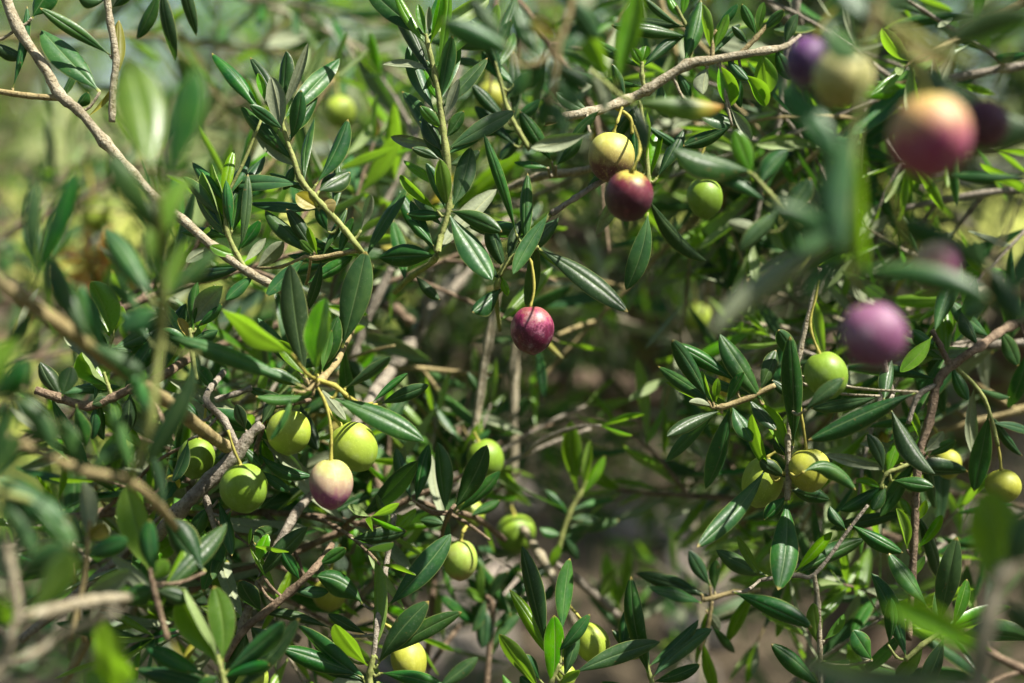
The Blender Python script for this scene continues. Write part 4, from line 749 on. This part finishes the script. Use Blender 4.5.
while len(cs) < 420:             # unseen leaves added round the camera to cut the sky light
    c = Vector((rnd.uniform(-2.6, 2.8), rnd.uniform(-2.4, 1.2), rnd.uniform(.2, 3.2)))
    v = c-CAM
    if v.length < .7 or in_view(c, 1.7): continue
    w_ = c-P(512, 342, .6); t = w_.dot(TOSUN)
    if t > 0 and (w_-TOSUN*t).length < .75: continue
    cs.append(c)
for k in range(90):               # unseen clumps added to darken the hollow below the middle
    c = P(rnd.uniform(470, 1050), rnd.uniform(360, 720), rnd.uniform(1.15, 2.4)) + TOSUN*rnd.uniform(.7, 2.2)
    if not in_view(c, 1.4): cs.append(c)
lv += [q for q in clumps(cs, rnd, 34, .2, .10) if not in_view(q[0], 1.3) and not blocks(q[0])]
foliage('crown', lv, tree, TO, seed=5)  # visible inner crown and the added out-of-view shading leaves in one mesh
M['r'] = leaf_mat('withered_orange_leaf', (.36, .17, .03), (.45, .24, .05), (.36, .2, .06), (.5, .25, .03), .3, (.4, .25, .08), .5)
sp_ = P(90, 263, 1.05); s0_ = P(20, 345, 1.12); rnd = random.Random(11)
sh = thing('olive_sprig', 'out of focus withered orange brown sprig behind the two blackish leaves at left', 'olive sprig', s0_)
tb = TB(); tb.tube([(*s0_, .0022), (*P(60, 310, 1.08), .0018), (*sp_, .001)], n=7, sub=4); tb.build('stem', M['brown'], sh, s0_)
foliage('foliage', [(q[0], q[1], q[2], q[3], 'd') for q in clumps([sp_, sp_+Vector((.006, 0, -.006))], rnd, 34, .016, .026)], sh, s0_, seed=3, mats=('r',))
# ------------------------------------------------------------------ ground, meadow, hill, far trees, stones
def ground_mat(name, c1, c2, c3, s1, s2):
    k = NT(name); geo = k.n('NewGeometry'); p = geo.outputs['Position']
    n1 = k.noise(p, s1, 5, .65); n2 = k.noise(p, s2, 5, .6)
    c = k.mix(k.ss(n1, .35, .65), c1, c2); c = k.mix(k.ss(n2, .5, .68), c, c3)
    b = k.n('BsdfPrincipled'); k.l(c, b.inputs['Base Color']); b.inputs['Roughness'].default_value = .9; b.inputs['Specular IOR Level'].default_value = .15
    bp = k.n('Bump'); bp.inputs['Strength'].default_value = .8; bp.inputs['Distance'].default_value = .03; k.l(n2, bp.inputs['Height']); k.l(bp.outputs[0], b.inputs['Normal'])
    k.l(b.outputs[0], k.out.inputs[0]); return k.m
gm = ground_mat('dry_soil', (.065, .052, .032), (.11, .085, .055), (.035, .03, .018), 3, 28)
mm = ground_mat('meadow_grass', (.22, .26, .045), (.33, .33, .08), (.12, .17, .03), .6, 6)
hm = ground_mat('hill_scrub', (.12, .15, .05), (.20, .20, .08), (.06, .09, .03), .08, .4)
def sheet(name, x0, x1, y0, y1, nx, ny, h, mat):
    vs = [Vector((x0+(x1-x0)*i/nx, y0+(y1-y0)*j/ny, 0)) for j in range(ny+1) for i in range(nx+1)]
    for v in vs: v.z = h(v.x, v.y)
    fs = [(j*(nx+1)+i, j*(nx+1)+i+1, (j+1)*(nx+1)+i+1, (j+1)*(nx+1)+i) for j in range(ny) for i in range(nx)]
    o = link(name, mesh(name, vs, fs, mat)); o['kind'] = 'structure'; return o
def gh(x, y): return .03*math.sin(x*2.1+y*.7)*math.cos(y*1.7-x*.4) + .13*max(0, y-2.5)*max(0, min(1, (x+1.6)/1.6))*max(0, 1-max(0, y-10)/4)
sheet('ground', -900, 900, -100, 1200, 1, 1, lambda x, y: -.06, gm)
sheet('soil', -6, 12, -2, 14, 90, 80, gh, gm)
sheet('meadow', -60, 60, 5.5, 60, 90, 60, lambda x, y: .05-.4*max(0, min(1, (x+1)/1.5))*max(0, 1-max(0, y-10)/6)+.06*math.sin(x*.8+y*.3)*math.sin(y*.5)+max(0, y-9)*.035, mm)
sheet('hill', -400, 400, 58, 420, 60, 40, lambda x, y: 1.6+(y-58)*.07+4*math.sin(x*.02)*math.sin(y*.015), hm)
FT = [(-3.4, 8.5, 1.3), (-1.5, 11.5, 1.4), (1.4, 9.0, 1.35), (3.8, 8.0, 1.4), (-6.5, 14, 1.8), (.4, 17, 1.8), (5.5, 14, 1.8), (-3.6, 20, 2.0), (9, 22, 2.1), (-4.5, 12, 2.2), (-2, 16, 2.5), (-7, 18, 2.7), (1.2, 21, 2.8), (-.5, 13, 2.0), (2.9, 13, 2.2)]
for i, (x, y, s) in enumerate(FT):
    rnd = random.Random(70+i); z0 = .05+max(0, y-9)*.035
    t = thing('olive_tree', 'distant olive tree standing in the sunny meadow far out of focus', 'tree', (x, y, z0), 'far olive trees in the meadow'); o = t.location.copy()
    tb = TB(); tb.tube([(x, y, z0-.2, .14*s), (x+.05, y, z0+.5*s, .10*s), (x-.05*s, y, z0+1.1*s, .07*s)], n=10, sub=4); tb.build('trunk', M['trunk'], t, o)
    for k in range(4):
        a = k*1.6+rnd.random(); tb = TB(); tb.tube([(x, y, z0+.8*s, .06*s), (x+.35*s*math.cos(a), y+.35*s*math.sin(a), z0+1.3*s, .04*s), (x+.6*s*math.cos(a), y+.6*s*math.sin(a), z0+1.8*s, .02*s)], n=8, sub=3); tb.build('limb', M['trunk'], t, o)
    cs = []
    for k in range(46):
        u = rand_unit(rnd); cs.append(Vector((x, y, z0+1.75*s)) + Vector((u.x*.95*s, u.y*.95*s, u.z*.75*s))*rnd.uniform(.5, 1))
    foliage('crown', clumps(cs, rnd, 60, .3*s, .13, .55), t, o, seed=i)
sm = ground_mat('field_stone', (.30, .25, .20), (.40, .35, .29), (.18, .14, .11), 8, 50)
for i in range(26):
    rnd = random.Random(300+i); x, y = rnd.uniform(-.5, 1.9), rnd.uniform(2.6, 5.2); s = rnd.uniform(.07, .22)
    vs, fs = [], []
    for a in range(7):
        th = math.pi*a/6
        for b in range(9):
            ph = 2*math.pi*b/9; r = 1+rnd.uniform(-.16, .16)
            vs.append(Vector((s*r*math.sin(th)*math.cos(ph), s*.8*r*math.sin(th)*math.sin(ph), s*.6*r*math.cos(th))))
    for a in range(6):
        for b in range(9): fs.append((a*9+b, (a+1)*9+b, (a+1)*9+(b+1) % 9, a*9+(b+1) % 9))
    o = link('stone', mesh('stone', vs, fs, sm), None, (x, y, gh(x, y)+s*.3)); o['label'] = 'rounded field stone lying on the brown soil under the tree'; o['category'] = 'stone'; o['group'] = 'stones on the soil'
